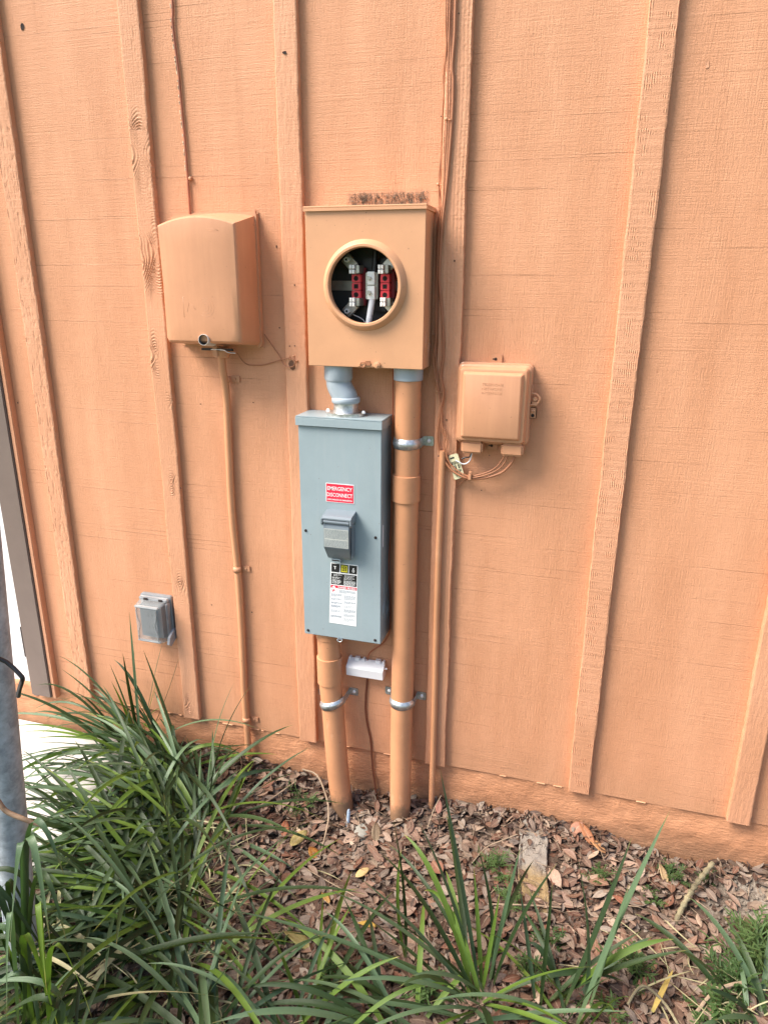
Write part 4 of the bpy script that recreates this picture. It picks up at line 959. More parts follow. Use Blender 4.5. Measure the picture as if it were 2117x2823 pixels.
# ------------------------------------------------------------ galvanised post and what is on it
po = thing('galvanised_post', (-.417, -.805, -.26), 'galvanised grey steel post in front of the grass at the left edge', 'post')
A = Vector((-.417, -.805, -.27)); B = Vector((-.330, -.800, .75)); T = A+(B-A)*1.35
tube('tube', [A, T], .0335, M_POST, po, 40)
tube('post_cap', [T, T+Vector((0, 0, .012)), T+Vector((0, 0, .022))], [.0355, .034, .015], M_POST, po, 32)
tube('weld_seam', [A+Vector((-.012, -.0313, 0)), T+Vector((-.012, -.0313, 0))], .0012, M_POST, po, 6)
o = tube('bent_rod', [(-.300, -.905, .74), (-.262, -.880, .728), (-.2400, -.862, .708), (-.2170, -.860, .686), (-.2120, -.860, .679), (-.2160, -.858, .671), (-.2400, -.845, .640), (-.2600, -.83, .615)], .0042, simple('black_rubber_cord', (.012, .012, .014), .4), None, 10, 2, at=(-.27, -.87, .70))
tag(o, 'bent black rod sticking out beside the galvanised post', 'rod')
o = tube('stick', [(-.330, -.905, .470), (-.285, -.900, .440), (-.263, -.900, .412), (-.229, -.895, .397), (-.200, -.885, .380)], [.0045, .0050, .0048, .0045, .003], simple('bark_stick', (.20, .13, .08), .85, 0, .0015, 120, .6), None, 8, 4, at=(-.27, -.9, .41))
tag(o, 'dark peeling stick leaning across the galvanised post', 'stick')

# ------------------------------------------------------------ leaf litter (stuff)
T_TAN = np.array([(.30, .225, .17), (.26, .18, .135), (.18, .11, .08), (.22, .14, .105), (.11, .06, .042), (.17, .125, .10), (.22, .18, .15), (.14, .065, .042), (.08, .05, .037), (.17, .095, .064), (.13, .08, .06), (.19, .135, .105), (.21, .165, .135)])
def leafset(name, N, rng, region, lift, size=(.020, .043), mat=ML, cols=T_TAN, tiltmax=.30, seedtint=None):
    lo = []
    u = np.linspace(0, 1, 6); half = np.sin(np.pi*np.clip(u, 0.0, 1))**.75*.5*np.array([1, .95, 1, 1, 1, 1]); half[0] = .03; half[-1] = .02
    base = []
    for s in (-1, 0, 1):
        for i in range(6): base.append((s*half[i], u[i]-.5, 0))
    base = np.array(base); uv = np.array([((s+1)/2, u[i]) for s in (-1, 0, 1) for i in range(6)])
    faces = np.array([(k*6+i, (k+1)*6+i, (k+1)*6+i+1, k*6+i+1) for k in (0, 1) for i in range(5)])
    X, Y = region(rng, N); N = len(X)
    L = rng.uniform(size[0], size[1], N)*np.where(rng.rand(N) < .12, 1.35, 1.0); Wd = L*rng.uniform(.36, .52, N)
    fold = rng.normal(0, .35, N); curl = rng.normal(0, .22, N)
    P = np.repeat(base[None], N, 0).astype(float)
    P[:, :, 2] = np.abs(base[None, :, 0])*fold[:, None]*Wd[:, None] + ((base[None, :, 1])**2-.1)*curl[:, None]*L[:, None]
    P[:, :, 0] *= Wd[:, None]; P[:, :, 1] *= L[:, None]
    az = rng.uniform(0, 2*np.pi, N); tx = rng.normal(0, tiltmax*.6, N); ty = rng.normal(0, tiltmax, N)
    def rot(P, a, i, j):
        c, s = np.cos(a)[:, None], np.sin(a)[:, None]; p, q = P[:, :, i].copy(), P[:, :, j].copy(); P[:, :, i] = c*p-s*q; P[:, :, j] = s*p+c*q
    rot(P, tx, 1, 2); rot(P, ty, 0, 2); rot(P, az, 0, 1)
    Z = gz(X, Y)+lift[0]+rng.rand(N)*(lift[1]-lift[0])
    P[:, :, 0] += X[:, None]; P[:, :, 1] += Y[:, None]; P[:, :, 2] += Z[:, None]
    P[:, :, 1] = np.minimum(P[:, :, 1], -.0015)
    nv = 18; V = P.reshape(-1, 3); F = (faces[None]+np.arange(N)[:, None, None]*nv).reshape(-1, 4)
    me = bpy.data.meshes.new(name); me.vertices.add(len(V)); me.vertices.foreach_set('co', V.ravel())
    me.loops.add(F.size); me.loops.foreach_set('vertex_index', F.ravel().astype(np.int32)); me.polygons.add(len(F))
    me.polygons.foreach_set('loop_start', np.arange(0, F.size, 4, dtype=np.int32)); me.update(calc_edges=True)
    c = cols[rng.randint(0, len(cols), N)]*rng.uniform(.65, 1.35, (N, 1)); c = np.repeat(np.c_[c, np.ones(N)], nv, 0)
    at = me.attributes.new('tint', 'FLOAT_COLOR', 'POINT'); at.data.foreach_set('color', c.ravel())
    ul = me.uv_layers.new(name='uv'); ul.data.foreach_set('uv', np.tile(uv, (N, 1))[F.ravel()].ravel())
    me.polygons.foreach_set('use_smooth', [True]*len(F)); me.materials.append(mat)
    o = bpy.data.objects.new(name, me); C.objects.link(o); return o
rng = np.random.RandomState(11)
def reg(r, N):
    x = r.uniform(-.60, 2.0, N); y = -r.uniform(0.002, 1.05, N)
    p = np.interp(x, [-.6, 1.05, 1.2, 1.5], [1, 1, .45, .5])*np.where((x > 1.08) & (y > -.20), .45, 1)
    keep = (r.rand(N) < p) & (np.hypot(x-.282, y+.06) > .033) & (np.hypot(x-.105, y+.07) > .035)
    keep &= ~((np.abs(x-.668+y*.09) < .050) & (y > -.28) & (y < -.02) & (r.rand(N) < .72))
    keep &= ~((np.hypot((x-.56)/.10, (y+.05)/.07) < 1) & (r.rand(N) < .55))
    return x[keep], y[keep]
o = leafset('leaf_litter', 16000, rng, reg, (.0, .016)); tag(o, 'thick layer of small dry brown and tan oval leaves covering the soil', 'leaf litter', kind='stuff')
def reg2(r, N):
    x = r.uniform(-.6, 1.9, N); y = -np.abs(r.normal(0, .03, N))-.004; return x, y
o = leafset('leaf_drift', 1500, rng, reg2, (.004, .022), tiltmax=.9); tag(o, 'dry leaves drifted against the foot of the orange wall', 'leaf litter', kind='stuff')
o = leafset('leaf_crumbs', 16000, rng, reg, (.002, .017), size=(.006, .015), tiltmax=.5, cols=T_TAN*.75); tag(o, 'crumbled bits of dead leaf between the whole leaves', 'leaf litter', kind='stuff')
def reg4(r, N):
    x = r.uniform(-.5, 1.7, N); y = -r.uniform(.01, .95, N); k_ = ((x < 1.1) | (r.rand(N) < .4)) & ~((np.abs(x-.680) < .055) & (y > -.30)); return x[k_], y[k_]
o = leafset('whole_leaves', 1500, rng, reg4, (.012, .020), size=(.032, .052), tiltmax=.28, cols=T_TAN*1.25); tag(o, 'larger whole dry leaves lying on top of the litter', 'leaf litter', kind='stuff')
def reg3(r, N): return -2.6+r.rand(N)*2.0, -r.rand(N)*1.1-.005
# distinct large leaves
def big_leaf(x, y, L, Wd, az, col, label, tilt=(.2, .2), lift=.018, fold=.25, wob=0.0):
    n = 10; V = []; uvs = []
    for s in (-1, -.5, 0, .5, 1):
        for i in range(n+1):
            t = i/n; h = math.sin(math.pi*t**.85)**.8*.5 if 0 < t < 1 else .01
            V.append(Vector((s*h*Wd, (t-.5)*L, abs(s)*h*Wd*fold+.08*L*math.sin(3*t+s)*.5+wob*math.sin(9*t+4*s)*Wd)))
            uvs.append(((s+1)/2, t))
    F = [(k*(n+1)+i, (k+1)*(n+1)+i, (k+1)*(n+1)+i+1, k*(n+1)+i+1) for k in range(4) for i in range(n)]
    R_ = Matrix.Rotation(az, 3, 'Z') @ Matrix.Rotation(tilt[0], 3, 'X') @ Matrix.Rotation(tilt[1], 3, 'Y')
    z = float(gz(x, y))+lift
    V = [tuple(R_ @ v) for v in V]
    me = bpy.data.meshes.new('fallen_leaf'); me.from_pydata(V, [], F)
    ul = me.uv_layers.new(name='uv')
    for lp in me.loops: ul.data[lp.index].uv = uvs[lp.vertex_index]
    at = me.attributes.new('tint', 'FLOAT_COLOR', 'POINT'); at.data.foreach_set('color', [c for _ in V for c in (*col, 1)])
    me.polygons.foreach_set('use_smooth', [True]*len(F)); me.materials.append(ML)
    v, f = [], []
    o = bpy.data.objects.new('fallen_leaf', me); C.objects.link(o); o.location = (x, y, z)
    md = o.modifiers.new('solid', 'SOLIDIFY'); md.thickness = .0004
    tag(o, label, 'fallen leaf', 'large fallen leaves')
big_leaf(.022, -.225, .066, .034, -.5, (.34, .27, .10), 'large yellow-green fallen leaf left of the leaning conduit foot')
big_leaf(-.030, -.205, .060, .026, .25, (.30, .11, .06), 'reddish brown fallen leaf beside the large yellow-green leaf')
big_leaf(.075, -.250, .040, .032, .9, (.48, .22, .05), 'orange fallen leaf half under the large yellow-green leaf', tilt=(.4, .2))
big_leaf(.031, -.473, .060, .034, 1.5, (.42, .34, .25), 'pale tan oval fallen leaf near the left grass mass')
big_leaf(.135, -.510, .085, .036, 1.4, (.38, .34, .14), 'wide pale yellow fallen leaf in front of the grass blades', wob=.02)
big_leaf(.295, -.440, .050, .022, 1.8, (.55, .36, .08), 'bright yellow-orange fallen leaf in the middle of the litter')
big_leaf(.236, -.290, .045, .022, -.8, (.50, .36, .16), 'yellowish tan fallen leaf below the tall conduit foot')
big_leaf(.160, -.375, .040, .018, .9, (.46, .26, .08), 'small orange-tan fallen leaf in the middle litter')
big_leaf(.815, -.030, .075, .026, .75, (.36, .15, .07), 'long reddish brown fallen leaf leaning against the foundation', tilt=(.5, -.3), lift=.026)
big_leaf(.790, -.022, .048, .032, -.9, (.34, .16, .10), 'rounded pinkish brown fallen leaf at the foundation', tilt=(.6, .3), lift=.024)
big_leaf(.845, -.052, .060, .026, .95, (.46, .24, .11), 'orange-brown fallen leaf lying under the long reddish one', tilt=(.2, .1), lift=.016)
big_leaf(.905, -.200, .042, .028, 1.2, (.32, .13, .08), 'dull red fallen leaf among the right-hand blades')
big_leaf(.395, -.045, .042, .020, .1, (.42, .20, .15), 'pinkish fallen leaf propped beside the slim conduit foot', tilt=(1.0, .1), lift=.034)
big_leaf(1.020, -.075, .055, .024, .4, (.46, .33, .18), 'pale tan fallen leaf by the small weeds on the right', tilt=(.5, .3), lift=.022)
big_leaf(.930, -.330, .055, .014, 1.4, (.48, .36, .18), 'narrow pale fallen leaf near the bottom right corner', tilt=(.1, .1), lift=.028)
big_leaf(.350, -.300, .042, .017, 1.4, (.40, .31, .22), 'pale oval fallen leaf in front of the tall conduit')
big_leaf(.235, -.160, .055, .030, .3, (.26, .19, .12), 'brown curled fallen leaf between the two conduit feet', tilt=(.7, .3), lift=.03)
big_leaf(-.100, -.060, .046, .020, 1.9, (.44, .36, .28), 'pale tan fallen leaf by the foot of the slim left conduit', lift=.02)

# twigs, roots and small debris
def twig(pts, r, label, mat=M_TWIG, name='twig', cat='twig', sub=4):
    P = [(x, y, float(gz(x, y))+h) for x, y, h in pts]
    o = tube(name, P, r, mat, None, 7, sub, at=P[0]); tag(o, label, cat); return o
twig([(-.136, -.203, .015), (-.10, -.13, .022), (-.058, -.055, .03)], .0028, 'straight pale twig left of the leaning conduit foot')
twig([(-.045, -.030, .06), (.010, -.045, .075), (.055, -.085, .05), (.075, -.12, .03), (.085, -.16, .028), (.10, -.26, .018)], [.0022, .003, .003, .003, .0025, .0012], 'bent brown root arching in front of the leaning conduit')
twig([(.08, -.31, .020), (.16, -.34, .026), (.24, -.37, .022)], .0014, 'thin pale twig lying in the middle litter')
twig([(.40, -.04, .07), (.385, -.07, .045), (.375, -.11, .015)], .0013, 'thin dry stem crossing the foot of the slim conduit')
twig([(.52, -.20, .02), (.55, -.16, .03), (.585, -.14, .035), (.63, -.11, .04)], .0016, 'whitish twig left of the concrete block')
twig([(.58, -.32, .02), (.68, -.30, .024), (.76, -.27, .02)], .0020, 'long horizontal twig behind the right-hand blades')
twig([(1.057, -.453, .02), (1.118, -.390, .04), (1.25, -.33, .02)], .0042, 'brown twig at the bottom right corner')
twig([(.917, -.473, .02), (.935, -.445, .035), (.956, -.436, .04), (1.0, -.455, .03), (1.04, -.50, .01)], .0032, 'arched knobbly root at the bottom right', M_ROOT, 'root', 'root')
pts = [(1.034, -.230, .0), (1.050, -.190, .018), (1.075, -.150, .035), (1.105, -.105, .048), (1.140, -.060, .060)]
P = smoothpts([(x, y, float(gz(x, y))+h) for x, y, h in pts], 12); n_ = len(P)
V, F = tubegeo(P, [.0068+.0009*(1 if (i//2) % 2 else -1)+.0008*math.sin(i*1.7) for i in range(n_)], 12)
o = pyd('root_stub', V, F, M_ROOT, smooth=False, at=P[0]); tag(o, 'pale ringed root stub sticking up among the weeds on the right', 'root')
o = tube('plastic_stake', [(.134, -.120, -.215), (.136, -.112, -.150), (.1355, -.110, -.142)], [.0055, .0055, .003], simple('bluish_plastic', (.30, .38, .48), .5), None, 8, at=(.134, -.12, -.21)); tag(o, 'small bluish plastic stub beside the leaning conduit foot', 'stake')
def rock(name, c, s, mat, seed, label, cat):
    bm = bmesh.new(); bmesh.ops.create_icosphere(bm, subdivisions=3, radius=1); rg = random.Random(seed); ph = [rg.uniform(0, 6) for _ in range(6)]
    for v in bm.verts:
        q = v.co; f = 1+.16*math.sin(3*q.x+ph[0])+.12*math.sin(4*q.y+ph[1])+.12*math.sin(5*q.z+ph[2])+.05*math.sin(11*q.x+9*q.y+ph[3]); v.co = Vector((q.x*s[0]*f, q.y*s[1]*f, q.z*s[2]*f))
    o = frombm(name, bm, mat, None, smooth=True); o.location = c; tag(o, label, cat); return o
rock('stone', (.185, -.135, float(gz(.185, -.135))+.004), (.030, .024, .013), simple('grey_stone', (.24, .23, .20), .8, 0, .002, 90, .25), 1, 'flat grey-green stone between the feet of the two conduits', 'stone')
rock('stone', (-.37, -.90, -.20), (.04, .03, .03), simple('blue_grey_stone', (.17, .19, .22), .8, 0, .001, 90, .2), 2, 'smooth blue-grey stone at the foot of the galvanised post', 'stone')
# half-buried concrete block
def block():
    xs = np.linspace(.622, .706, 22); ys = np.linspace(-.295, -.010, 60); X, Y = np.meshgrid(xs, ys, indexing='ij')
    top = -.119-.044*np.clip(-Y/.28, 0, 1)
    ed = np.minimum(np.minimum(X-.622, .706-X), np.minimum(Y+.295, -.010-Y)); 
    Z = top+(vnoise(X, Y, 30, 30, 60)-.5)*.010+(vnoise(X, Y, 90, 90, 61)-.5)*.006+.008*np.clip(1+Y/.14, 0, 1)*(vnoise(X, Y, 50, 50, 62)) - .10*np.clip(1-ed/.004, 0, 1)
    Z = Z-.05*np.clip(vnoise(X, Y, 38, 38, 64)-.62, 0, 1)*np.clip(1-ed/.02, 0, 1)*2
    X = X+(vnoise(X*0, Y, 20, 34, 63)-.5)*.012+np.clip(-Y, 0, 1)*.09
    n, m = X.shape; V = [tuple(p) for p in np.c_[X.ravel(), Y.ravel(), Z.ravel()]]
    F = [(i*m+j, (i+1)*m+j, (i+1)*m+j+1, i*m+j+1) for i in range(n-1) for j in range(m-1)]
    k = NT('sand_crusted_concrete'); p = k.pos()
    v = k.n('ShaderNodeTexVoronoi', feature='DISTANCE_TO_EDGE'); v.inputs['Scale'].default_value = 75; k.l(p, v.inputs['Vector'])
    v.inputs['Randomness'].default_value = 1.0
    wv = k.n('ShaderNodeVectorMath', operation='ADD'); nz = k.n('ShaderNodeTexNoise'); nz.inputs['Scale'].default_value = 40; k.l(p, nz.inputs['Vector']); sc_ = k.n('ShaderNodeVectorMath', operation='SCALE'); sc_.inputs['Scale'].default_value = .03; k.l(nz.outputs['Color'], sc_.inputs[0]); k.l(p, wv.inputs[0]); k.l(sc_.outputs[0], wv.inputs[1]); k.l(wv.outputs[0], v.inputs['Vector'])
    ck = k.math('MAXIMUM', k.ramp(v.outputs['Distance'], (.01, 0.0), (.05, 1.0)), k.ramp(k.noise(p, 45, 3, .6), (.42, 0.0), (.5, 1.0)))
    sx = k.n('ShaderNodeSeparateXYZ'); k.l(p, sx.inputs[0])
    mr = k.n('ShaderNodeMapRange'); k.l(k.math('ADD', sx.outputs[1], k.math('MULTIPLY', k.noise(p, 30, 4, .7), .06)), mr.inputs[0]); mr.inputs[1].default_value = -.17; mr.inputs[2].default_value = -.13
    col = k.mix(mr.outputs[0], k.mix(k.noise(p, 300, 3, .7), (.10, .065, .03), (.42, .30, .16)), k.mix(ck, (.12, .098, .078), (.27, .235, .20)))
    hb_ = k.math('ADD', k.math('MULTIPLY', ck, mr.outputs[0]), k.noise(p, 300, 3, .7))
    k.done(col, .92, 0, k.bump(hb_, .003, 1.0), .2)
    o = pyd('concrete_block', V, F, k.m, smooth=True, at=(.664, -.15, -.15)); tag(o, 'half-buried sandy concrete block below the orange wall between litter and weeds', 'concrete block')
block()
def clods():
    rg = random.Random(4); bm = bmesh.new()
    for i in range(900):
        x = rg.uniform(1.12, 1.75); y = -rg.uniform(.0, .30); r = rg.uniform(.0015, .006)
        b = bmesh.ops.create_icosphere(bm, subdivisions=1, radius=r, matrix=Matrix.Translation((x, y-.01, float(gz(x, y))+r*.3)))
        for v in b['verts']: v.co += Vector((rg.uniform(-1, 1), rg.uniform(-1, 1), rg.uniform(-1, 1)))*r*.25
    o = frombm('sandy_clods', bm, simple('pale_sandy_clod', (.19, .16, .13), .95, 0, .001, 200, .2, .2)); tag(o, 'pale crumbly sand clods by the wall at the right edge', 'soil', kind='stuff')
clods()

# ------------------------------------------------------------ grass plants
def bladegeo(P0, P1, Wd, droop=0., curve=None, n=14, keel=.28, twist=0., side=None):
    """ribbon from P0 to P1; the control point is placed above/behind so the blade arches"""
    P0, P1 = Vector(P0), Vector(P1); d = P1-P0; L = d.length
    ctrl = P0+d*.45+Vector((0, 0, droop*L))
    if curve: ctrl += Vector(curve)
    V = []; UV = []; prevn = None
    up_ = Vector((0, 0, 1))
    for i in range(n+1):
        t = i/n; p = P0*(1-t)**2+ctrl*2*t*(1-t)+P1*t*t
        tan = ((ctrl-P0)*(1-t)+(P1-ctrl)*t).normalized()
        s = tan.cross(up_) if side is None else Vector(side)-tan*Vector(side).dot(tan)
        if s.length < 1e-4: s = Vector((1, 0, 0))
        s.normalize()
        if twist: s = Matrix.Rotation(twist*t, 3, tan) @ s
        nn = s.cross(tan).normalized()
        w = Wd*.5*min(1, .55+1.6*t)*(1-max(0, (t-.45)/.55)**2.2)+.0001
        V += [p-s*w+nn*w*keel, p, p+s*w+nn*w*keel]; UV += [(0, t), (.5, t), (1, t)]
    F = []
    for i in range(n): F += [(3*i, 3*i+1, 3*i+4, 3*i+3), (3*i+1, 3*i+2, 3*i+5, 3*i+4)]
    return V, F, UV
def put_blade(parent, geo, mat, name='blade'):
    V, F, UV = geo; org = Vector(parent.location)
    me = bpy.data.meshes.new(name); me.from_pydata([tuple(v-org) for v in V], [], F)
    ul = me.uv_layers.new(name='uv'); uvs = [UV[l.vertex_index] for l in me.loops]; ul.data.foreach_set('uv', [c for q_ in uvs for c in q_])
    me.polygons.foreach_set('use_smooth', [True]*len(F)); me.materials.append(mat)
    o = bpy.data.objects.new(name, me); C.objects.link(o); o.parent = parent; return o
def plant(x, y, label, n, Lr, az0, azs, el, mats, seed, z=None, wd=(.008, .0145), sag=1.0, spread=.03, extra=()):
    z = float(gz(x, y))-.01 if z is None else z
    t = thing('grass_plant', (x, y, z), label, 'grass plant', 'strap-leaved grass plants')
    rg = random.Random(seed)
    for i in range(n):
        a = az0+rg.gauss(0, azs)+(rg.uniform(-2, 2) if rg.random() < .2 else 0); L = rg.uniform(*Lr); e = math.radians(rg.uniform(*el))
        bx = x+rg.gauss(0, spread); by = y+rg.gauss(0, spread*.8)
        # bend the blade under its own weight
        h0 = Vector((math.cos(a), math.sin(a), 0)); dz = math.sin(e); dh = math.cos(e)
        sg = sag*rg.choice((rg.uniform(.0, .5), rg.uniform(.3, 1.2)))
        tip = Vector((bx, by, z))+h0*(L*(dh+.25*sg))+Vector((0, 0, L*(dz*.98-.62*sg)))
        tip.z = max(tip.z, float(gz(tip.x, tip.y))+.012+rg.random()*.03 if tip.x > -.6 else -.135+rg.random()*.04)
        tip.y = min(tip.y, -.03)
        base = Vector((bx, by, z)); ctrl_h = L*(.28+.25*sg)
        geo = bladegeo(base, tip, rg.uniform(*wd), 0, curve=(h0.x*L*.05, h0.y*L*.05, max(.02, ctrl_h*(.45+.6*dz))), twist=rg.gauss(0, .9), keel=rg.uniform(.15, .4))
        m = mats[rg.randrange(len(mats))]
        put_blade(t, geo, m)
    for e_ in extra: put_blade(t, e_[0], e_[1])
    return t
b0, b1, b2 = BL
# rising blades above the upper left clump
def B(p0, p1, w=.010, droop=.03, curve=None, m=b0, tw=.2): return (bladegeo(p0, p1, w, droop, curve, 16, .28, tw), m)
zc = -.13
ex = [B((-.600, -.07, zc), (-.600, -.05, .376), .010, .0, (.0, .0, .02)), B((-.600, -.07, zc), (-.690, -.06, .183), .008, .03, (0, 0, .03)), B((-.60, -.07, zc), (-.585, -.05, .355), .005, .0, (-.02, 0, 0), b1),
      B((-.60, -.07, zc), (-.450, -.03, .235), .009, .0, (.05, 0, .07), b1), B((-.60, -.07, zc), (-.505, -.02, .285), .009, .0, (0, 0, .06)), B((-.44, -.08, -.13), (-.565, -.05, .248), .012, .0, (0, 0, .02)),
      B((-.60, -.07, zc), (-.875, -.07, .140), .010, .10, (0, 0, .03), b0), B((-.60, -.07, zc), (-.635, -.06, .23), .013, .0, (-.01, 0, .02), b1), B((-.60, -.07, zc), (-.88, -.10, .02), .014, .12, None, b0),
      B((-.60, -.07, zc), (-.70, -.05, .11), .010, .12, None, b2), B((-.60, -.08, zc), (-.52, -.05, .16), .010, .10, None, b2), B((-.60, -.08, zc), (-.95, -.12, .0), .010, .22, None, b1)]
plant(-.60, -.08, 'uppermost grass plant with light crown against the orange wall left of the outlet', 52, (0.25, 0.51), math.pi*1.12, 1.1, (3, 59), [b0, b1, b1, b0, b2], 1, z=-.14, extra=ex, wd=(.007, .013), spread=.025)
plant(-.44, -.13, 'leafy grass plant in front of the batten foot, right of the uppermost plant', 51, (0.29, 0.51), math.pi*1.15, 1.2, (3, 51), [b1, b0, b1, b0, b2], 2)
ex = [B((-.250, -.260, -.19), (-.162, -.208, .295), .012, .0, (-.05, 0, .06)), B((-.245, -.258, -.19), (-.115, -.197, .291), .013, .0, (-.07, 0, .05), b1),
      B((-.24, -.26, -.19), (.12, -.10, -.135), .011, .28, None, b1), B((-.24, -.27, -.19), (.16, -.24, -.19), .011, .30, None, b1), B((-.22, -.27, -.19), (-.02, -.02, -.02), .009, .22, None, b0),
      B((-.22, -.28, -.19), (.055, -.33, -.18), .012, .16, None, b0), B((-.22, -.28, -.19), (.10, -.42, -.18), .010, .16, None, b0)]
plant(-.26, -.27, 'grass plant with two tall blades crossing in front of the slim left conduit', 47, (0.32, 0.56), math.pi*1.02, .95, (3, 42), [b1, b0, b1, b0, b2], 3, extra=ex)
plant(-.36, -.30, 'shaded grass plant in the middle of the left mass beside the patio slab', 51, (0.29, 0.55), math.pi*1.1, 1.0, (3, 46), [b1, b1, b0], 4)
plant(-.20, -.40, 'grass plant with bright green blades sweeping left in the middle of the left mass', 49, (0.32, 0.59), math.pi*1.06, .75, (3, 38), [b2, b1, b1, b0, b2], 5)
plant(-.17, -.53, 'grass plant low in the left mass with mixed bright and dark blades', 51, (0.30, 0.56), math.pi*1.12, .9, (3, 42), [b2, b1, b0, b1], 6)
plant(-.33, -.55, 'dark grass plant low on the left behind the galvanised post', 51, (0.29, 0.51), math.pi*1.15, 1.2, (3, 46), [b1, b1, b0], 7)
plant(-.09, -.66, 'grass plant at the bottom of the left mass with blades fanning both ways', 49, (0.30, 0.54), math.pi*1.25, 1.3, (3, 46), [b0, b1, b2, b0], 8)
plant(-.27, -.74, 'grass plant at the bottom left with drooping blades near the post foot', 44, (0.28, 0.51), math.pi*1.2, 1.2, (3, 46), [b1, b0, b2], 9)
plant(-.42, -.44, 'grass plant growing between the patio slab and the galvanised post', 40, (0.25, 0.51), math.pi*1.05, .9, (3, 46), [b1, b0], 10)
ex = [B((-.001, -.785, -.19), (.170, -.785, .113), .008, .0, (.0, 0, .03), b1)]
plant(.04, -.80, 'grass plant at the bottom edge left of centre with blue-green blades', 28, (0.28, 0.49), math.pi*.9, 1.5, (3, 51), [b0, b0, b1, b2], 11, extra=ex)
# long drooping blue-green blades in front of the post
def arc(p0, ap, p1, w, m, tw=.3):
    p0, ap, p1 = Vector(p0), Vector(ap), Vector(p1); c = 2*ap-(p0+p1)*.5; d = p1-p0
    return (bladegeo(p0, p1, w, 0, c-(p0+d*.45), 18, .28, tw), m)
ex = [arc((-.30, -.90, -.2), (-.200, -.92, .38), (-.1005, -.95, .3528), .014, b0), arc((-.31, -.91, -.2), (-.205, -.92, .37), (-.1272, -.98, .214), .015, b0), arc((-.33, -.91, -.2), (-.215, -.92, .36), (-.2092, -1.0, .1694), .014, b0),
      arc((-.32, -.90, -.2), (-.2006, -.92, .285), (-.1002, -.97, .222), .012, b1)]
rg_ = random.Random(77)
for k_ in range(16):
    bx = -.29+rg_.uniform(-.05, .07); by = -.90+rg_.uniform(-.05, .03); az_ = rg_.uniform(-1, 1)
    ex.append(arc((bx, by, -.2), (bx+.02+rg_.uniform(-.07, .07), by-.02, rg_.uniform(.02, .26)), (bx+az_*.16-.03, by-rg_.uniform(.0, .10), rg_.uniform(-.1, .12)), rg_.uniform(.009, .014), (b0, b1, b1, b2)[k_ % 4], rg_.uniform(-.8, .8)))
plant(-.30, -.88, 'grass plant in the bottom left corner with pale straw blades in front of the post', 22, (0.23, 0.41), math.pi*1.3, 1.4, (3, 51), [b0, b1, M_STRAW, M_STRAW], 12, extra=ex)
# foreground clump
F_ = []
for p0, p1, w, dr, cv, m in [((.595, -.532, -.19), (.461, -.412, .306), .0115, .0, (-.0, .0, .03), b0), ((.591, -.533, -.19), (.428, -.483, .213), .0115, .0, (.01, 0, .06), b0),
        ((.580, -.554, -.19), (.319, -.554, .082), .0120, .05, (0, 0, .03), b0), ((.412, -.501, -.19), (.368, -.471, .196), .0085, .0, (.02, 0, 0), b1), ((.412, -.501, -.19), (.385, -.45, .09), .008, .0, (-.03, 0, .02), b2),
        ((.591, -.569, -.19), (-.021, -.589, -.072), .0125, .14, None, b0), ((.597, -.558, -.19), (.091, -.508, -.195), .0125, .16, None, b1), ((.592, -.577, -.19), (.143, -.577, -.183), .0110, .10, None, b1),
        ((.590, -.60, -.19), (.28, -.66, -.15), .0120, .10, None, b1), ((.590, -.60, -.19), (.20, -.70, -.15), .0120, .12, None, b0), ((.580, -.58, -.19), (.33, -.50, -.10), .0100, .12, None, b1),
        ((.612, -.513, -.19), (.656, -.453, .173), .0100, .0, (.0, 0, .03), b0), ((.62, -.513, -.19), (.559, -.422, .115), .0100, .0, (.03, 0, .02), b1), ((.62, -.52, -.19), (.736, -.458, .152), .0105, .0, (-.02, 0, .03), b1),
        ((.60, -.53, -.19), (.55, -.40, .03), .010, .05, None, b2), ((.60, -.60, -.19), (.907, -.572, -.078), .010, .10, None, b0), ((.60, -.54, -.19), (.62, -.48, .06), .009, .0, None, b2)]:
    F_.append(B(p0, p1, w, dr, cv, m))
plant(.60, -.56, 'large foreground grass plant with long blades reaching up past the conduits', 22, (0.28, 0.50), math.pi*1.0, 1.6, (15, 70), [b0, b1, b1, b2], 13, extra=F_, wd=(.009, .0145), spread=.018)
F_ = []
for p0, p1, w, dr, cv, m in [((.810, -.546, -.19), (.954, -.396, .294), .0125, .0, (-.01, 0, .02), b0), ((.778, -.522, -.19), (.890, -.372, .185), .0115, .0, (.01, 0, .02), b1), ((.825, -.50, -.19), (.773, -.465, .195), .0115, .0, (.03, 0, 0), b0),
        ((.835, -.502, -.19), (.885, -.472, .156), .0105, .0, (.0, 0, .0), b0), ((.75, -.508, -.19), (1.021, -.458, -.001), .0125, .16, None, b1), ((.74, -.52, -.19), (.93, -.42, -.02), .011, .14, None, b1),
        ((.72, -.53, -.19), (.66, -.45, .06), .010, .04, None, b0), ((.73, -.53, -.19), (.73, -.48, .12), .009, .0, None, b1)]:
    F_.append(B(p0, p1, w, dr, cv, m))
plant(.78, -.53, 'foreground grass plant whose tallest blade crosses the foundation at the right', 16, (0.18, 0.36), math.pi*.9, 1.6, (25, 75), [b0, b1, b2], 14, extra=F_, wd=(.009, .014), spread=.022)
plant(.44, -.66, 'foreground grass plant at the bottom edge with blades sweeping left', 22, (0.24, 0.44), math.pi*1.0, .7, (10, 50), [b0, b1, b1, b2], 15, wd=(.010, .015))
plant(1.19, -.42, 'broad-bladed grass plant at the right edge of the picture', 16, (0.16, 0.32), math.pi*.9, 1.2, (20, 60), [b0, b1], 16, wd=(.010, .016))
plant(.24, -.74, 'grass plant at the bottom edge in front of the litter', 20, (0.24, 0.42), math.pi*.9, 1.5, (15, 60), [b0, b1, b2], 17)
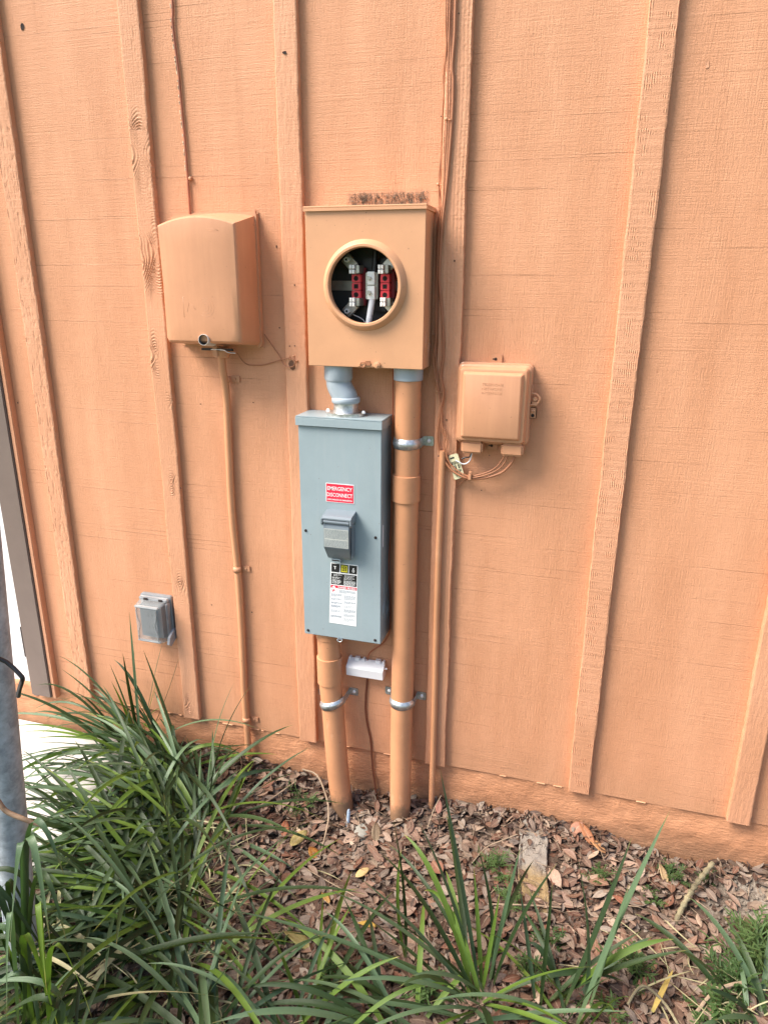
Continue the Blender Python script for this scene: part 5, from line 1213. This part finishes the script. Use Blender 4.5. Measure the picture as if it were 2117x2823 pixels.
# dead blades
def dead(p0, p1, w, label, m, dr=.1):
    t = thing('dead_blade', p0, label, 'dead blade'); put_blade(t, bladegeo(p0, p1, w, dr), m)
    o = t.children[0]; o.parent = None; o.location = t.location; o.name = 'dead_blade'; tag(o, label, 'dead blade'); bpy.data.objects.remove(t)
dead((.968, -.479, -.175), (1.021, -.365, -.165), .011, 'flat yellow dead blade at the bottom right', M_YEL, .05)
dead((.93, -.45, -.17), (1.06, -.37, -.15), .004, 'thin straw-coloured dead blade crossing the flat yellow blade', M_STRAW, .1)
dead((-.42, -.70, -.13), (-.20, -.78, -.08), .012, 'broad pale straw blade lying in the bottom left corner', M_STRAW, .2)
dead((-.40, -.80, -.10), (-.16, -.86, -.05), .009, 'narrow pale straw blade below the broad one in the bottom left corner', M_STRAW, .2)
dead((-.36, -.74, -.12), (-.32, -.88, .00), .008, 'upright pale straw blade in front of the post foot', M_STRAW, .1)
# weeds
def weed(x, y, n, L, label, seed, wd=.0022, mats=None, el=(20, 85)):
    rg = random.Random(seed); V = []; F = []; UV = []; z = float(gz(x, y))
    for s in range(n):
        a = rg.uniform(0, 2*math.pi); e = math.radians(rg.uniform(*el)); l_ = L*rg.uniform(.5, 1)
        p0 = Vector((x+rg.gauss(0, .006), y+rg.gauss(0, .006), z)); d = Vector((math.cos(a)*math.cos(e), math.sin(a)*math.cos(e), math.sin(e))); p1 = p0+d*l_-Vector((0, 0, l_*.2)); p1.y = min(p1.y, -.01)
        v, f, u = bladegeo(p0, p1, wd*.6, .12, None, 6); b = len(V); V += v; F += [tuple(i+b for i in q_) for q_ in f]; UV += u
        for k in range(9):
            t = .25+.75*k/9; q = p0.lerp(p1, t)+Vector((0, 0, l_*.12*4*t*(1-t)*.5)); a2 = a+(1 if k % 2 else -1)*rg.uniform(.4, 1.1); l2 = l_*rg.uniform(.2, .4)*(1.1-t*.6)
            v, f, u = bladegeo(q, q+Vector((math.cos(a2)*l2, math.sin(a2)*l2, l2*rg.uniform(-.2, .6))), wd*rg.uniform(.7, 1.3), .05, None, 4); b = len(V); V += v; F += [tuple(i+b for i in q_) for q_ in f]; UV += u
    me = bpy.data.meshes.new('weed'); me.from_pydata([tuple(v-Vector((x, y, z))) for v in V], [], F); ul = me.uv_layers.new(name='uv')
    ul.data.foreach_set('uv', [c for l in me.loops for c in UV[l.vertex_index]]); me.polygons.foreach_set('use_smooth', [True]*len(F)); me.materials.append(M_WEED)
    o = bpy.data.objects.new('weed', me); C.objects.link(o); o.location = (x, y, z); tag(o, label, 'weed', 'small feathery weeds'); return o
weed(.590, -.205, 26, .085, 'feathery weed left of the concrete block', 1)
weed(.635, -.290, 18, .07, 'weed just in front of the concrete block', 2, .003)
weed(.858, -.150, 22, .065, 'small fine weed between the tall right blades and the wall', 3)
weed(1.045, -.075, 26, .065, 'tufted weed close to the foundation on the right', 4)
weed(1.130, -.065, 16, .05, 'small weed on the pale sand close to the foundation', 5)
weed(.930, -.375, 24, .10, 'spreading weed near the knobbly root at the bottom right', 6, .004)
weed(1.215, -.300, 34, .15, 'largest weed at the right edge of the picture', 7, .004)
weed(.70, -.46, 18, .07, 'weed among the foreground blades at the bottom', 8, .003)
weed(.87, -.50, 20, .08, 'light green weed at the bottom right beside the arched root', 9, .003)
weed(.26, -.60, 18, .07, 'light green weed among the bottom blades left of centre', 10, .003)
weed(-.02, -.10, 14, .09, 'wispy weed beside the bent brown root', 11, .0025)
weed(.10, -.52, 14, .05, 'small weed beside the wide pale yellow leaf', 12, .0025)
weed(-.54, -.12, 26, .10, 'light green wispy weed on the crown of the uppermost grass plant', 13, .003)
weed(1.150, -.360, 26, .11, 'leafy weed between the broad-bladed plant and the ringed root stub', 14, .005)
weed(1.235, -.215, 28, .11, 'bushy weed at the right edge above the largest weed', 15, .004)
weed(1.110, -.440, 24, .10, 'low green weed at the bottom right corner', 16, .006)
weed(.980, -.165, 18, .05, 'tiny weed beside the ringed root stub', 17, .003)
weed(.74, -.36, 20, .07, 'low weed behind the right foreground blades', 18, .003)
weed(.48, -.58, 22, .08, 'green weed at the foot of the large foreground grass plant', 19, .004)
# old straw thatch under the plants
rg = random.Random(31); V = []; F = []; UV = []
for i in range(300):
    cx_, cy_ = rg.choice(((-.3, -.3), (-.2, -.5), (-.1, -.66), (-.2, -.42), (-.3, -.6), (1.15, -.42), (-.30, -.8)))
    x = cx_+rg.gauss(0, .09); y = min(-.02, cy_+rg.gauss(0, .07)); a = rg.uniform(0, 6.28); L = rg.uniform(.05, .16); z = float(gz(x, y))+rg.uniform(.008, .03)
    v, f, u = bladegeo((x, y, z), (x+L*math.cos(a), min(-.01, y+L*math.sin(a)), z+rg.uniform(-.01, .03)), rg.uniform(.0015, .005), rg.uniform(0, .25), (rg.uniform(-.02, .02), rg.uniform(-.02, .02), 0), 5, .2, rg.uniform(-1, 1)); b = len(V); V += v; F += [tuple(k+b for k in q_) for q_ in f]; UV += u
o = pyd('dead_thatch', V, F, M_STRAW, smooth=True); ul = o.data.uv_layers.new(name='uv'); ul.data.foreach_set('uv', [c for l in o.data.loops for c in UV[l.vertex_index]])
tag(o, 'tangle of dry straw-coloured dead blades lying under the green plants', 'dead grass', kind='stuff')
# fine stems and crumbs in the litter
V = []; F = []
for i in range(900):
    x = rg.uniform(-.5, 1.7); y = -abs(rg.uniform(0, .9))-.005; a = rg.uniform(0, 6.28); L = rg.uniform(.015, .07); z = float(gz(x, y))+rg.uniform(.010, .024)
    v, f = tubegeo([(x, y, z), (x+L*.5*math.cos(a)+rg.uniform(-.004, .004), min(-.004, y+L*.5*math.sin(a)), z+rg.uniform(-.003, .006)), (x+L*math.cos(a), min(-.004, y+L*math.sin(a)), z+rg.uniform(-.005, .008))], rg.uniform(.0004, .0011), 4); b = len(V); V += v; F += [tuple(k+b for k in q_) for q_ in f]
o = pyd('litter_stems', V, F, M_TWIG, smooth=True); tag(o, 'fine dry stems and twiglets scattered through the leaf litter', 'twigs', kind='stuff')
# caulk stubble above the meter box
rg = random.Random(12); V = []; F = []
for i in range(200):
    x = rg.choice((rg.uniform(.12, .20), rg.uniform(.205, .31), rg.uniform(.13, .31))); z = rg.uniform(1.535, 1.553)
    a = rg.uniform(0, math.pi); L = rg.uniform(.002, .007)
    v, f = tubegeo([(x, -.001, z), (x+math.cos(a)*L*.5, -.003, z+math.sin(a)*L*.4), (x+math.cos(a)*L, -.001-rg.random()*.004, z+math.sin(a)*L)], .0005, 4); b = len(V); V += v; F += [tuple(k+b for k in q_) for q_ in f]
o = pyd('old_caulk_stubble', V, F, simple('dark_caulk', (.16, .12, .09), .9, 0, 0, 300, .5), wall); o['kind'] = 'stuff'
